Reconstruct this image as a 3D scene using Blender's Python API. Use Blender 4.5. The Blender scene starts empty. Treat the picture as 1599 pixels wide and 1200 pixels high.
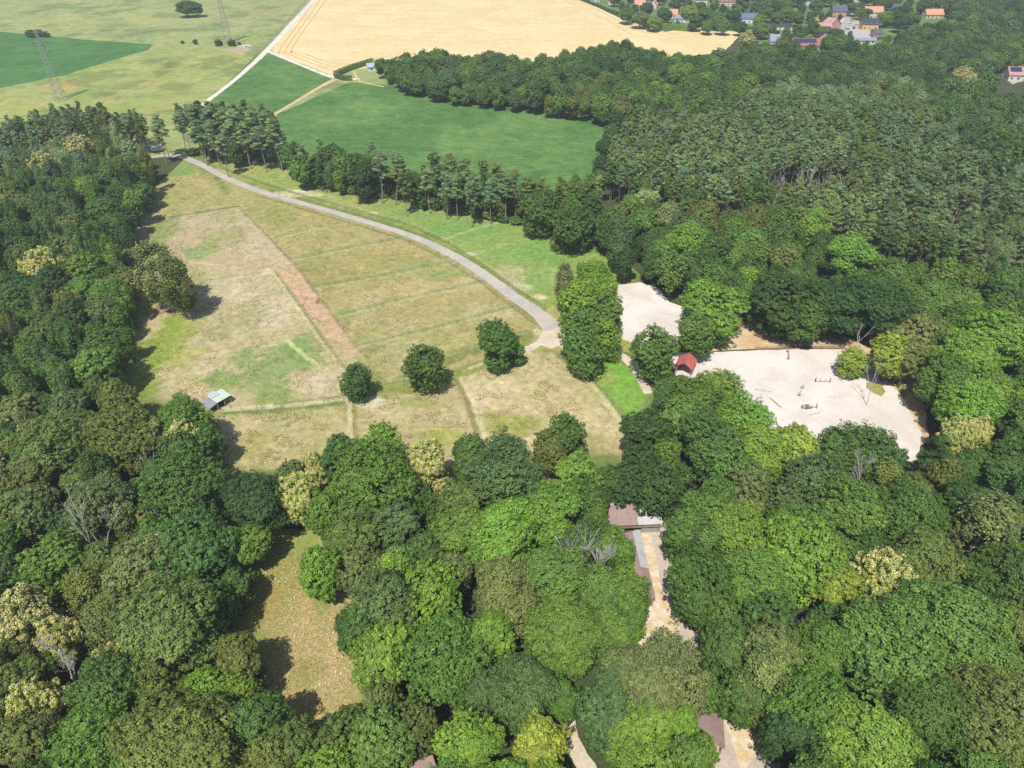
import bpy, math, random
import numpy as np
from mathutils import Vector
random.seed(7); RNG = np.random.default_rng(7)
S = bpy.context.scene
COL = S.collection
R_ = math.radians

# ------------------------------------------------------------------ camera
CAM_H, PITCH, FPX, PW, PH = 115.0, R_(37), 1109.0, 1599, 1200
cd = bpy.data.cameras.new('camera'); cam = bpy.data.objects.new('camera', cd); COL.objects.link(cam)
cam.location = (0, 0, CAM_H); cam.rotation_euler = (R_(90) - PITCH, 0, 0)
cd.sensor_fit = 'HORIZONTAL'; cd.sensor_width = 36.0; cd.lens = 36.0 * FPX / PW
cd.clip_start = 1.0; cd.clip_end = 12000
S.camera = cam
# ------------------------------------------------------------------ light
SUN_AZ, SUN_EL = R_(15), R_(59)          # azimuth of light travel, right of straight ahead
w = bpy.data.worlds.new('World'); S.world = w; w.use_nodes = True
nt = w.node_tree; bg = nt.nodes['Background']
sky = nt.nodes.new('ShaderNodeTexSky'); sky.sky_type = 'NISHITA'; sky.sun_disc = False
sky.sun_elevation = SUN_EL; sky.sun_rotation = math.atan2(-math.sin(SUN_AZ), -math.cos(SUN_AZ))
nt.links.new(sky.outputs[0], bg.inputs[0]); bg.inputs[1].default_value = 0.105
sl = bpy.data.lights.new('sun', 'SUN'); sl.energy = 4.2; sl.angle = R_(0.5); sl.color = (1.0, 0.955, 0.88)
so = bpy.data.objects.new('sun', sl); COL.objects.link(so)
ldir = Vector((math.sin(SUN_AZ) * math.cos(SUN_EL), math.cos(SUN_AZ) * math.cos(SUN_EL), -math.sin(SUN_EL)))
so.rotation_euler = ldir.to_track_quat('-Z', 'Y').to_euler(); so.location = (0, -50, 200)
S.view_settings.view_transform = 'Standard'; S.view_settings.look = 'None'
S.view_settings.exposure = 0.38; S.view_settings.gamma = 1.0
S.cycles.max_bounces = 5; S.cycles.diffuse_bounces = 2; S.cycles.transmission_bounces = 2
S.cycles.glossy_bounces = 1; S.cycles.use_denoising = False; S.cycles.volume_bounces = 0; S.cycles.transparent_max_bounces = 4

# ------------------------------------------------------------------ mapping photo points to the ground plan
cp, sp_ = math.cos(PITCH), math.sin(PITCH)
def G(px, py, z=0.0):
    x = (px - PW / 2) / FPX; y = -(py - PH / 2) / FPX
    dz = -sp_ + y * cp; t = (z - CAM_H) / dz
    return Vector((x * t, (cp + y * sp_) * t, z))
def Pj(x, y, z):
    v = z - CAM_H; zc = y * cp - v * sp_
    return PW / 2 + FPX * x / zc, PH / 2 - FPX * (y * sp_ + v * cp) / zc, zc
def Gs(pts, z=0.0): return [tuple(G(a, b, z)[:2]) for a, b in pts]

# ------------------------------------------------------------------ tags and object helpers
def tag(o, label=None, cat=None, group=None, kind=None):
    if label: o['label'] = label
    if cat: o['category'] = cat
    if group: o['group'] = group
    if kind: o['kind'] = kind
    return o
def empty(name, loc, rz=0.0, label=None, cat=None, group=None):
    o = bpy.data.objects.new(name, None); COL.objects.link(o); o.location = loc; o.rotation_euler = (0, 0, rz)
    o.empty_display_size = 0.5
    return tag(o, label, cat, group)
def link(name, me, parent=None, loc=None):
    o = bpy.data.objects.new(name, me); COL.objects.link(o)
    if parent: o.parent = parent
    if loc is not None: o.location = loc
    return o
class MB:
    def __init__(s): s.v = []; s.f = []; s.m = []
    def add(s, vs, fs, mi=0):
        n = len(s.v); s.v += [tuple(p) for p in vs]
        for f in fs: s.f.append([i + n for i in f]); s.m.append(mi)
    def box(s, x0, x1, y0, y1, z0, z1, mi=0):
        s.add([(x0,y0,z0),(x1,y0,z0),(x1,y1,z0),(x0,y1,z0),(x0,y0,z1),(x1,y0,z1),(x1,y1,z1),(x0,y1,z1)],
              [(3,2,1,0),(4,5,6,7),(0,1,5,4),(1,2,6,5),(2,3,7,6),(3,0,4,7)], mi)
    def tube(s, a, b, r0, r1=None, n=6, mi=0):
        if r1 is None: r1 = r0
        a = Vector(a); b = Vector(b); d = (b - a).normalized()
        u = d.orthogonal().normalized(); w_ = d.cross(u)
        vs = []
        for c, r in ((a, r0), (b, r1)):
            for i in range(n):
                t = 2 * math.pi * i / n; vs.append(c + (u * math.cos(t) + w_ * math.sin(t)) * r)
        fs = [(i, (i + 1) % n, n + (i + 1) % n, n + i) for i in range(n)] + [tuple(range(n - 1, -1, -1)), tuple(range(n, 2 * n))]
        s.add(vs, fs, mi)
    def prism(s, pts, y0, y1, mi=0):      # pts in xz, extruded along y
        n = len(pts); vs = [(p[0], y0, p[1]) for p in pts] + [(p[0], y1, p[1]) for p in pts]
        s.add(vs, [tuple(range(n)), tuple(range(2*n-1, n-1, -1))] + [(i, n+i, n+(i+1)%n, (i+1)%n) for i in range(n)], mi)
    def mesh(s, name, mats):
        me = bpy.data.meshes.new(name); me.from_pydata(s.v, [], s.f)
        for m in (mats if isinstance(mats, (list, tuple)) else [mats]): me.materials.append(m)
        me.polygons.foreach_set('material_index', s.m); me.update(); return me
    def build(s, name, mats, parent=None, loc=None): return link(name, s.mesh(name, mats), parent, loc)

# ------------------------------------------------------------------ materials
def lin(r, g, b, k=1.0):
    f = lambda c: (c / 255 / 12.92 if c / 255 <= 0.04045 else ((c / 255 + 0.055) / 1.055) ** 2.4) * k
    return (f(r), f(g), f(b))
GK = 0.74                                # sunlit photo colour -> ground albedo
def new_mat(name):
    m = bpy.data.materials.new(name); m.use_nodes = True; t = m.node_tree
    return m, t, t.nodes['Principled BSDF']
def N(t, typ, **kw):
    n = t.nodes.new(typ)
    for k, v in kw.items():
        if k in n.inputs: n.inputs[k].default_value = v
        else: setattr(n, k, v)
    return n
def noise(t, vec, scale, detail=5, rough=0.6, dist=0.0):
    n = N(t, 'ShaderNodeTexNoise'); n.inputs['Scale'].default_value = scale; n.inputs['Detail'].default_value = detail
    n.inputs['Roughness'].default_value = rough; n.inputs['Distortion'].default_value = dist
    if vec is not None: t.links.new(vec, n.inputs['Vector'])
    return n.outputs[0]
def mrange(t, v, a, b, c, d):
    n = N(t, 'ShaderNodeMapRange'); t.links.new(v, n.inputs[0])
    for i, x in zip((1, 2, 3, 4), (a, b, c, d)): n.inputs[i].default_value = x
    return n.outputs[0]
def mixc(t, f, a, b, mode='MIX'):
    n = N(t, 'ShaderNodeMix', data_type='RGBA', blend_type=mode)
    for v, k in ((f, 0), (a, 6), (b, 7)):
        if hasattr(v, 'is_linked'): t.links.new(v, n.inputs[k])
        elif k == 0: n.inputs[0].default_value = v
        else: n.inputs[k].default_value = (*v, 1)
    return n.outputs[2]
def scal(t, c, f):                       # colour times scalar socket
    n = N(t, 'ShaderNodeVectorMath', operation='SCALE')
    t.links.new(c, n.inputs[0]); t.links.new(f, n.inputs['Scale']); return n.outputs[0]
def ground_mat(name, col=None, attr=None, alt=None, s1=0.12, s2=1.3, amp=0.3, bump=0.25, fine=5.0, rot=None, stripe=None):
    m, t, p = new_mat(name); tc = N(t, 'ShaderNodeTexCoord').outputs['Object']
    if attr: base = N(t, 'ShaderNodeAttribute', attribute_name=attr).outputs['Color']
    else: base = N(t, 'ShaderNodeRGB').outputs[0]; base.default_value = (*col, 1)
    n1 = noise(t, tc, s1, 6, 0.62, 0.4)
    if alt: base = mixc(t, mrange(t, n1, 0.42, 0.62, 0, 1), base, alt)
    n2 = noise(t, tc, s2, 7, 0.7, 0.6)
    c = scal(t, base, mrange(t, n2, 0.32, 0.68, 1 - amp, 1 + amp))
    n3 = noise(t, tc, fine, 4, 0.6)
    c = scal(t, c, mrange(t, n3, 0.3, 0.7, 1 - amp * .6, 1 + amp * .6))
    if stripe:
        sc, ang, amt, dist = stripe
        mp = N(t, 'ShaderNodeMapping'); mp.inputs['Rotation'].default_value = (0, 0, ang); t.links.new(tc, mp.inputs[0])
        wv = N(t, 'ShaderNodeTexWave'); wv.inputs['Scale'].default_value = sc; wv.inputs['Distortion'].default_value = dist
        wv.inputs['Detail'].default_value = 3; wv.inputs['Detail Scale'].default_value = 0.4
        t.links.new(mp.outputs[0], wv.inputs[0])
        c = scal(t, c, mrange(t, wv.outputs['Fac'], 0, 1, 1 - amt, 1 + amt))
    t.links.new(c, p.inputs['Base Color']); p.inputs['Roughness'].default_value = 0.95
    p.inputs['Specular IOR Level'].default_value = 0.15
    if bump:
        b = N(t, 'ShaderNodeBump'); b.inputs['Strength'].default_value = bump; b.inputs['Distance'].default_value = 0.25
        t.links.new(n2, b.inputs['Height']); t.links.new(b.outputs[0], p.inputs['Normal'])
    return m
def plain_mat(name, col, rough=0.7, metal=0.0, amp=0.15, scale=2.0, spec=0.4):
    m, t, p = new_mat(name); tc = N(t, 'ShaderNodeTexCoord').outputs['Object']
    base = N(t, 'ShaderNodeRGB').outputs[0]; base.default_value = (*col, 1)
    n = noise(t, tc, scale, 6, 0.65, 0.3)
    t.links.new(scal(t, base, mrange(t, n, 0.3, 0.7, 1 - amp, 1 + amp)), p.inputs['Base Color'])
    p.inputs['Roughness'].default_value = rough; p.inputs['Metallic'].default_value = metal
    p.inputs['Specular IOR Level'].default_value = spec
    return m
def roof_mat(name, col, band=4.0, amp=0.25, corr=False):
    m, t, p = new_mat(name); tc = N(t, 'ShaderNodeTexCoord').outputs['Object']
    base = N(t, 'ShaderNodeRGB').outputs[0]; base.default_value = (*col, 1)
    n = noise(t, tc, 0.9, 8, 0.7, 0.5)
    c = scal(t, base, mrange(t, n, 0.3, 0.7, 1 - amp, 1 + amp))
    n4 = noise(t, tc, 0.25, 4, 0.7, 1.0)
    c = mixc(t, mrange(t, n4, 0.55, 0.75, 0, .5), c, tuple(x * .45 for x in col))
    wv = N(t, 'ShaderNodeTexWave', bands_direction='X' if corr else 'Y'); wv.inputs['Scale'].default_value = band
    t.links.new(tc, wv.inputs[0])
    c = scal(t, c, mrange(t, wv.outputs['Fac'], 0, 1, 0.86, 1.1))
    t.links.new(c, p.inputs['Base Color']); p.inputs['Roughness'].default_value = 0.75
    b = N(t, 'ShaderNodeBump'); b.inputs['Strength'].default_value = 0.4; b.inputs['Distance'].default_value = 0.06
    t.links.new(wv.outputs['Fac'], b.inputs['Height']); t.links.new(b.outputs[0], p.inputs['Normal'])
    return m
def leaf_mat(name, src='OBJ', col=None, transl=0.25, amp=0.55):
    m, t, p = new_mat(name)
    if src == 'OBJ': base = N(t, 'ShaderNodeObjectInfo').outputs['Color']
    elif src == 'INST': base = N(t, 'ShaderNodeAttribute', attribute_name='tint', attribute_type='INSTANCER').outputs['Color']
    else: base = N(t, 'ShaderNodeRGB').outputs[0]; base.default_value = (*col, 1)
    v = N(t, 'ShaderNodeAttribute', attribute_name='v').outputs['Fac']
    tcn = N(t, 'ShaderNodeTexCoord').outputs['Object']; drift = noise(t, tcn, .32, 3, .6, .5)
    base = mixc(t, mrange(t, drift, .38, .66, 0, .75), base, scal_const(t, base, (1.28, 1.14, .9)))
    c = scal(t, base, mrange(t, v, 0, 1, 1 - amp, 1 + amp))
    warm = mixc(t, mrange(t, v, 0.55, 1.0, 0.0, 0.6), c, scal_const(t, c, (1.2, 1.08, 0.82)))
    p.inputs['Roughness'].default_value = 0.6; p.inputs['Specular IOR Level'].default_value = 0.25
    t.links.new(warm, p.inputs['Base Color'])
    tr = N(t, 'ShaderNodeBsdfTranslucent'); t.links.new(scal_const(t, warm, (1.3, 1.25, .6)), tr.inputs[0])
    mx = N(t, 'ShaderNodeMixShader'); mx.inputs[0].default_value = transl
    t.links.new(p.outputs[0], mx.inputs[1]); t.links.new(tr.outputs[0], mx.inputs[2])
    t.links.new(mx.outputs[0], t.nodes['Material Output'].inputs[0])
    return m
def scal_const(t, c, k):
    n = N(t, 'ShaderNodeVectorMath', operation='MULTIPLY'); t.links.new(c, n.inputs[0]); n.inputs[1].default_value = k
    return n.outputs[0]

LEAF = leaf_mat('leaf'); LEAF_FAR = leaf_mat('leaf_far', 'INST')
BARK = plain_mat('bark', (0.10, 0.08, 0.06), 0.9, amp=.4); BARK_PINE = plain_mat('bark_pine', (0.24, 0.19, 0.15), 0.9, amp=.35)
BARK_BIRCH = plain_mat('bark_birch', (0.55, 0.53, 0.48), 0.8, amp=.35); DEADWOOD = plain_mat('dead_wood', (0.42, 0.40, 0.37), 0.9, amp=.3)
BLOSSOM = leaf_mat('blossom', 'RGB', (0.60, 0.57, 0.28), 0.15, 0.3)
WOOD = plain_mat('wood', (0.28, 0.22, 0.16), 0.85, amp=.3); STEEL = plain_mat('steel', (0.30, 0.32, 0.32), 0.5, 0.4)
WHITE = plain_mat('white_paint', (0.78, 0.78, 0.76), 0.5, amp=.06); GLASS = plain_mat('window_glass', (0.03, 0.04, 0.05), 0.1, amp=.1, spec=.8)
DARK = plain_mat('dark', (0.03, 0.03, 0.03), 0.8); TYRE = plain_mat('tyre', (0.02, 0.02, 0.02), 0.9)
SOLAR = plain_mat('solar_glass', (0.02, 0.035, 0.09), 0.2, amp=.15, spec=.7)

# ------------------------------------------------------------------ numpy noise
_perm = RNG.random((256, 256))
def vnoise(x, y, s, oct_=4, off=0.0):
    out = np.zeros_like(x); a = 1.0; tot = 0
    for o in range(oct_):
        u = x / s + 37.1 * o + off; v = y / s + 17.7 * o + off * 1.7
        i = np.floor(u).astype(int); j = np.floor(v).astype(int); fu = u - i; fv = v - j
        fu = fu * fu * (3 - 2 * fu); fv = fv * fv * (3 - 2 * fv)
        A = _perm[i % 256, j % 256]; B = _perm[(i + 1) % 256, j % 256]; C = _perm[i % 256, (j + 1) % 256]; D = _perm[(i + 1) % 256, (j + 1) % 256]
        out += a * ((A * (1 - fu) + B * fu) * (1 - fv) + (C * (1 - fu) + D * fu) * fv); tot += a; a *= 0.55; s = s / 2
    return out / tot - 0.5
def pip(x, y, poly):
    ins = np.zeros(np.shape(x), bool); n = len(poly)
    for i in range(n):
        x0, y0 = poly[i]; x1, y1 = poly[(i + 1) % n]
        if y0 == y1: continue
        c = ((y0 > y) != (y1 > y)) & (x < (x1 - x0) * (y - y0) / (y1 - y0) + x0); ins ^= c
    return ins
def segdist(x, y, pts, closed=False):
    d = np.full(np.shape(x), 1e9); n = len(pts)
    for i in range(n if closed else n - 1):
        ax, ay = pts[i]; bx, by = pts[(i + 1) % n]; vx, vy = bx - ax, by - ay; L = vx * vx + vy * vy + 1e-9
        t = np.clip(((x - ax) * vx + (y - ay) * vy) / L, 0, 1)
        d = np.minimum(d, np.hypot(x - ax - t * vx, y - ay - t * vy))
    return d
def sstep(a, b, v): t = np.clip((v - a) / (b - a), 0, 1); return t * t * (3 - 2 * t)

class Canvas:
    """albedo map of a stretch of land, held on the vertices of a grid"""
    def __init__(s, x0, x1, y0, y1, res, base):
        s.nx = int((x1 - x0) / res) + 1; s.ny = int((y1 - y0) / res) + 1
        xs = np.linspace(x0, x1, s.nx); ys = np.linspace(y0, y1, s.ny); s.X, s.Y = np.meshgrid(xs, ys)
        s.C = np.zeros(s.X.shape + (3,)); s.C[:] = lin(*base, GK); s.n = vnoise(s.X, s.Y, 9.0, 4); s.n2 = vnoise(s.X, s.Y, 3.0, 3, 5)
    def mix(s, m, col):
        c = np.array(lin(*col, GK)); s.C += (c - s.C) * m[..., None]
    def poly(s, pts, col, soft=1.0, a=1.0, wob=3.0):
        P = Gs(pts); sd = segdist(s.X, s.Y, P, True); sd = np.where(pip(s.X, s.Y, P), sd, -sd) + s.n * wob * 2
        s.mix(sstep(-soft, soft, sd) * a, col)
    def blob(s, px, py, rx, ry, col, a=0.8, rough=0.9):
        c = G(px, py); ex = abs((G(px + rx, py) - c).x); ey = abs((G(px, py - ry) - c).y)
        d = np.hypot((s.X - c.x) / ex, (s.Y - c.y) / ey) + s.n * rough * 2 + s.n2 * rough
        s.mix((1 - sstep(0.55, 1.25, d)) * a, col)
    def line(s, pts, wd, col, a=0.8, soft=0.5, brk=0.0):
        d = segdist(s.X, s.Y, Gs(pts)) + s.n2 * wd * 0.8
        m = (1 - sstep(wd / 2 - soft / 2, wd / 2 + soft, d)) * a
        if brk: m = m * (1 - brk * sstep(-.05, .15, s.n))
        s.mix(m, col)
    def build(s, name, mat, z, clip=None):
        nx, ny = s.nx, s.ny; V = np.stack([s.X, s.Y, np.full_like(s.X, z)], -1).reshape(-1, 3)
        i = np.arange(nx * ny).reshape(ny, nx); F = np.stack([i[:-1, :-1], i[:-1, 1:], i[1:, 1:], i[1:, :-1]], -1).reshape(-1, 4)
        if clip is not None:
            cx = V[F, 0].mean(1); cy = V[F, 1].mean(1); F = F[pip(cx, cy, clip)]
        me = np_mesh(name, V, F, [mat]); ca = me.color_attributes.new('Col', 'FLOAT_COLOR', 'POINT')
        C4 = np.concatenate([np.clip(s.C, 0.005, 0.9), np.ones(s.C.shape[:2] + (1,))], -1)
        ca.data.foreach_set('color', C4.reshape(-1).astype(np.float32))
        return link(name, me)
def np_mesh(name, V, F, mats, v=None, mi=None):
    me = bpy.data.meshes.new(name); V = np.asarray(V, np.float32); F = np.asarray(F, np.int32)
    k = F.shape[1]; me.vertices.add(len(V)); me.vertices.foreach_set('co', V.reshape(-1))
    me.loops.add(F.size); me.loops.foreach_set('vertex_index', F.reshape(-1))
    me.polygons.add(len(F)); me.polygons.foreach_set('loop_start', np.arange(0, F.size, k, dtype=np.int32))
    for m in mats: me.materials.append(m)
    if mi is not None: me.polygons.foreach_set('material_index', np.asarray(mi, np.int32))
    me.update(calc_edges=True)
    if v is not None:
        a = me.attributes.new('v', 'FLOAT', 'FACE'); a.data.foreach_set('value', np.asarray(v, np.float32))
    return me
def flat(name, pts, z, mat, world=False, wob=0.4, step=3.0, kind='structure', label=None):
    """flat sheet with slightly uneven edges"""
    P = pts if world else Gs(pts); out = []
    for i in range(len(P)):
        a = Vector(P[i]); b = Vector(P[(i + 1) % len(P)]); n = max(1, int((b - a).length / step))
        for k in range(n): out.append(a + (b - a) * k / n)
    xs = np.array([p[0] for p in out]); ys = np.array([p[1] for p in out])
    xs = xs + vnoise(xs, ys, 6, 3, 2) * wob * 4; ys = ys + vnoise(xs, ys, 6, 3, 9) * wob * 4
    mb = MB(); mb.add([(a, b, z) for a, b in zip(xs, ys)], [tuple(range(len(xs)))])
    o = mb.build(name, mat); me = o.data
    if me.polygons[0].normal.z < 0: me.flip_normals()
    return tag(o, label, None, None, kind)
def ribbon(name, pts, widths, z, mat, world=False, wob=0.3, step=3.0):
    P = [Vector(p) for p in (pts if world else Gs(pts))]
    if not isinstance(widths, (list, tuple)): widths = [widths] * len(P)
    # catmull-rom
    C = []; Wd = []
    for i in range(len(P) - 1):
        p0 = P[max(0, i - 1)]; p1 = P[i]; p2 = P[i + 1]; p3 = P[min(len(P) - 1, i + 2)]
        n = max(2, int((p2 - p1).length / step))
        for k in range(n):
            t = k / n; C.append(0.5 * ((2 * p1) + (p2 - p0) * t + (2 * p0 - 5 * p1 + 4 * p2 - p3) * t * t + (3 * p1 - p0 - 3 * p2 + p3) * t ** 3))
            Wd.append(widths[i] * (1 - t) + widths[i + 1] * t)
    C.append(P[-1]); Wd.append(widths[-1]); V = []; F = []
    for i, c in enumerate(C):
        d = (C[min(i + 1, len(C) - 1)] - C[max(i - 1, 0)]); d.normalize(); nrm = Vector((-d.y, d.x))
        j1 = (random.random() - .5) * wob; j2 = (random.random() - .5) * wob
        a = c + nrm * (Wd[i] / 2 + j1); b = c - nrm * (Wd[i] / 2 + j2); V += [(a.x, a.y, z), (b.x, b.y, z)]
        if i: F.append((2 * i - 2, 2 * i - 1, 2 * i + 1, 2 * i))
    mb = MB(); mb.add(V, F); o = mb.build(name, mat)
    if o.data.polygons[0].normal.z < 0: o.data.flip_normals()
    return tag(o, kind='structure')

# ------------------------------------------------------------------ the land
M_floor = ground_mat('forest_floor', (0.05, 0.075, 0.028), alt=(0.07, 0.075, 0.035), s1=.2, amp=.35)
mb = MB(); mb.add([(-5000, -3000, 0), (5000, -3000, 0), (5000, 9000, 0), (-5000, 9000, 0)], [(0, 1, 2, 3)])
tag(mb.build('ground', M_floor), kind='structure')
M_meadow = ground_mat('meadow', attr='Col', s1=.1, s2=.55, amp=.3, fine=3.2, bump=.8)
M_past = ground_mat('pasture', attr='Col', s1=.05, s2=.18, amp=.2, fine=.9, bump=.4)

# near meadow with the paddocks
cv = Canvas(-152, 68, 96, 345, 0.55, (122, 134, 74))
TAN = (196, 178, 140); OLI = (168, 163, 104); GRN = (125, 158, 82); BEI = (206, 190, 152); BRN = (190,162,128)
# big left paddock
cv.poly([(225,250),(370,322),(470,440),(560,550),(545,625),(340,645),(215,610),(205,300)], (194,178,138), 2)
cv.poly([(230,250),(300,255),(372,322),(250,342),(215,330)], (172,165,104), 2)
cv.poly([(225,345),(372,325),(462,414),(428,424),(240,400)], (190,172,134), 1)
for b in [(270,265,45,14,GRN,.8),(250,300,30,18,(185,175,112),.6),(300,285,40,10,(200,172,120),.5),(255,360,22,25,(125,150,70),.7),
          (310,395,22,14,GRN,.6),(345,345,60,16,(197,180,150),.5),(360,370,40,14,(150,155,90),.5),(300,440,22,30,(150,158,85),.6),
          (270,520,30,40,(152,165,70),.9),(235,470,16,30,(160,172,70),.8),(285,560,35,20,(165,170,85),.7),(235,560,20,50,(140,158,68),.8),
          (230,610,30,25,(130,150,62),.9),(330,470,14,50,(160,160,95),.5),(395,390,30,12,(204,186,152),.6),(440,470,30,30,(202,186,154),.5),
          (345,520,22,14,(150,155,100),.5),(360,450,34,26,(210,194,164),.55),(430,500,40,20,(208,192,162),.5),(410,350,20,8,(206,190,160),.5),(320,575,30,12,(206,188,156),.5),(465,520,20,10,(206,176,146),.5),(390,500,30,14,(165,160,112),.45),(300,600,35,16,(196,176,130),.7),(310,480,16,12,(176,140,110),.5),
          (275,482,30,9,(188,160,128),.9),(420,575,70,42,(124,154,84),.75),(485,545,34,22,(126,156,84),.7),(365,600,34,18,(138,158,86),.6),
          (400,612,50,14,(140,160,84),.6),(505,600,30,18,(206,190,158),.8),(462,590,20,12,(190,172,130),.7),(440,625,40,8,(150,160,90),.6)]:
    cv.blob(*b[:5], a=b[5])
cv.blob(352, 343, 8, 3, (214,180,140), 1, .2)
# striped paddocks between brown strip and road
cv.poly([(366,324),(340,262),(400,290),(560,343),(700,395),(800,462),(850,505),(838,520),(720,585),(640,600),(600,600),(563,552),(470,430)], (176,163,108), 1.5)
for b in [(420,330,40,18,(160,158,92),.6),(480,360,60,16,(180,166,104),.5),(600,400,60,14,(172,158,98),.5),(520,430,60,20,(158,150,90),.55),
          (650,450,80,16,(190,172,122),.6),(560,470,40,14,(196,176,132),.6),(730,440,30,12,(200,176,134),.7),(700,430,40,8,(128,160,80),.6),
          (600,505,80,20,(192,172,128),.7),(700,500,60,14,(186,168,118),.6),(640,555,60,22,(196,180,138),.8),(760,490,50,16,(196,178,136),.6),
          (480,410,22,20,(140,146,80),.5),(530,500,22,30,(142,146,84),.6),(440,340,30,14,(146,152,80),.5),(575,545,18,8,(128,130,75),.6),
          (700,380,30,8,(140,158,80),.6),(640,415,60,7,(135,155,84),.4),(720,535,50,12,(176,170,108),.6),(610,560,20,30,(150,152,92),.4)]:
    cv.blob(*b[:5], a=b[5])
strips = [[(430,372),(480,358),(560,342)],[(455,405),(540,388),(636,370)],[(490,448),(600,430),(710,408)],[(530,492),(640,465),(755,440)],[(560,540),(690,510),(800,480)]]
for s_ in strips:
    cv.line(s_, 2.4, (146,158,92), .6, .9, .5); cv.line([(a, b + 3) for a, b in s_], .8, (196,186,140), .55, .4)
    cv.line([(a, b - 3) for a, b in s_], .7, (120,130,76), .5, .4, .6)
cv.line([(640,600),(590,588),(572,570),(562,552)], 1.4, (196,186,140), .7); cv.line([(840,520),(760,540),(700,560),(660,590),(600,602),(575,585)], 4.5, (132,138,72), .85, 1.0)
# brown strip and beige strip
cv.poly([(428,421),(461,414),(563,551),(527,555),(505,530)], (205,172,138), .9, .95, .4)
cv.poly([(366,326),(380,326),(462,412),(430,421),(385,372)], (197,180,145), 1, .8, .5)
cv.blob(418, 424, 12, 5, (222,206,170), .9, .3); cv.blob(510,535,20,10,(180,152,112),.6); cv.blob(497,470,4,6,(130,90,70),.8,.3)
cv.line([(372,322),(462,414),(563,551)], .8, (142,128,86), .7); cv.line([(428,424),(470,480),(505,530),(545,585)], 1.0, (120,130,70), .7); cv.line([(425,424),(466,482),(500,532),(540,582)], .6, (214,202,150), .8)
cv.line([(445,530),(480,560),(512,578)], .9, (205,205,140), .9); cv.line([(250,342),(372,322)], 1.3, (118,122,66), .75)
cv.line([(305,440),(420,424)], .9, (160,160,110), .6)
# below: lower paddocks
cv.poly([(345,640),(545,622),(548,700),(440,735),(350,725)], (184,172,122), 1.5)
cv.poly([(555,625),(620,612),(715,588),(745,690),(690,735),(560,705)], (187,173,126), 1.5)
cv.poly([(716,585),(820,545),(850,542),(900,580),(940,600),(985,672),(985,715),(745,700)], (201,184,140), 1.2)
for b in [(400,700,70,22,(168,164,96),.7),(480,700,50,16,(176,168,110),.6),(440,655,60,10,(194,178,134),.6),(370,680,22,30,(196,178,132),.7),(600,640,40,12,(200,182,144),.7),
          (650,630,50,10,(150,158,84),.6),(690,690,46,22,(166,168,84),.8),(620,690,40,16,(190,172,132),.6),(790,660,50,24,(158,160,82),.85),(740,625,20,40,(204,186,150),.5),
          (880,620,60,24,(188,172,122),.5),(850,600,22,14,(168,166,94),.8),(900,690,60,20,(170,158,102),.6),(935,665,22,10,(222,204,162),.8),(960,690,22,20,(180,164,116),.6),
          (800,600,50,16,(212,194,156),.6),(575,628,34,7,(222,208,176),.9)]:
    cv.blob(*b[:5], a=b[5])
cv.line([(345,640),(440,634),(535,624)], 1.6, (200,190,150), .9); cv.line([(350,646),(440,641),(535,630)], 1.3, (104,132,66), .85); cv.line([(430,632),(530,620)], .8, (90,96,60), .6)
cv.line([(549,625),(553,660),(552,715)], 1.5, (150,138,80), .9); cv.line([(545,625),(548,665),(549,715)], .8, (214,200,160), .9)
cv.line([(712,585),(730,630),(748,690)], 1.3, (140,136,80), .9); cv.line([(718,590),(740,630),(757,688)], 1.0, (220,204,168), .8)
cv.line([(600,605),(650,608),(700,588),(760,570),(840,535)], 4.0, (140,150,76), .9); cv.line([(735,575),(770,562),(815,546)], .8, (220,204,160), .7)
# green strip by path and right of the road
cv.poly([(915,582),(950,556),(985,575),(1012,605),(1005,640),(990,675),(960,640),(935,610)], (128,172,70), 1, 1, .6)
cv.blob(940,585,20,12,(156,168,84),.8); cv.blob(975,630,10,20,(118,170,58),.6)
cv.line([(915,585),(945,612),(985,668)], .7, (120,110,70), .8); cv.line([(912,590),(940,618),(980,672)], .8, (226,212,174), .6)
cv.poly([(320,250),(440,252),(560,300),(700,330),(830,352),(950,400),(965,440),(900,480),(862,492),(800,450),(700,382),(640,357),(560,333),(460,306),(370,280)], (150,165,88), 2)
cv.poly([(580,318),(700,335),(840,365),(900,395),(890,440),(845,460),(740,385),(660,350)], (136,164,88), 5, .8)
for b in [(390,270,60,10,(172,166,104),.7),(480,302,36,6,(214,202,160),.8),(560,318,50,8,(176,170,104),.6),(640,335,40,8,(130,160,84),.6),(725,360,60,12,(118,158,80),.7),
          (830,395,60,16,(122,162,78),.7),(860,430,40,12,(150,170,98),.7),(800,430,26,14,(182,176,130),.7),(845,465,18,6,(224,204,166),.95),(815,450,24,7,(202,192,154),.6),
          (905,390,30,12,(132,170,78),.7),(580,333,10,2,(224,214,176),.9),(468,300,7,2,(230,222,190),.9),(735,397,9,2.5,(226,216,184),.9),(770,330,40,6,(176,166,104),.5)]:
    cv.blob(*b[:5], a=b[5])
cv.line([(690,375),(740,358),(790,345)], 1.4, (174,180,118), .8); cv.line([(733,398),(780,385),(850,365)], 1.2, (160,172,104), .7)
cv.line([(330,252),(440,262),(540,290),(640,318),(700,330),(800,345)], .9, (92,104,60), .6, .4, .4)
cv.line([(345,262),(420,290),(560,330),(640,352),(700,380),(750,412),(800,448),(850,480)], 1.2, (108,116,64), .7, .6, .3)
cv.line([(400,305),(560,352),(640,377),(700,408),(750,440),(800,478),(836,505)], 1.4, (120,124,66), .7, .6, .3)
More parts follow.
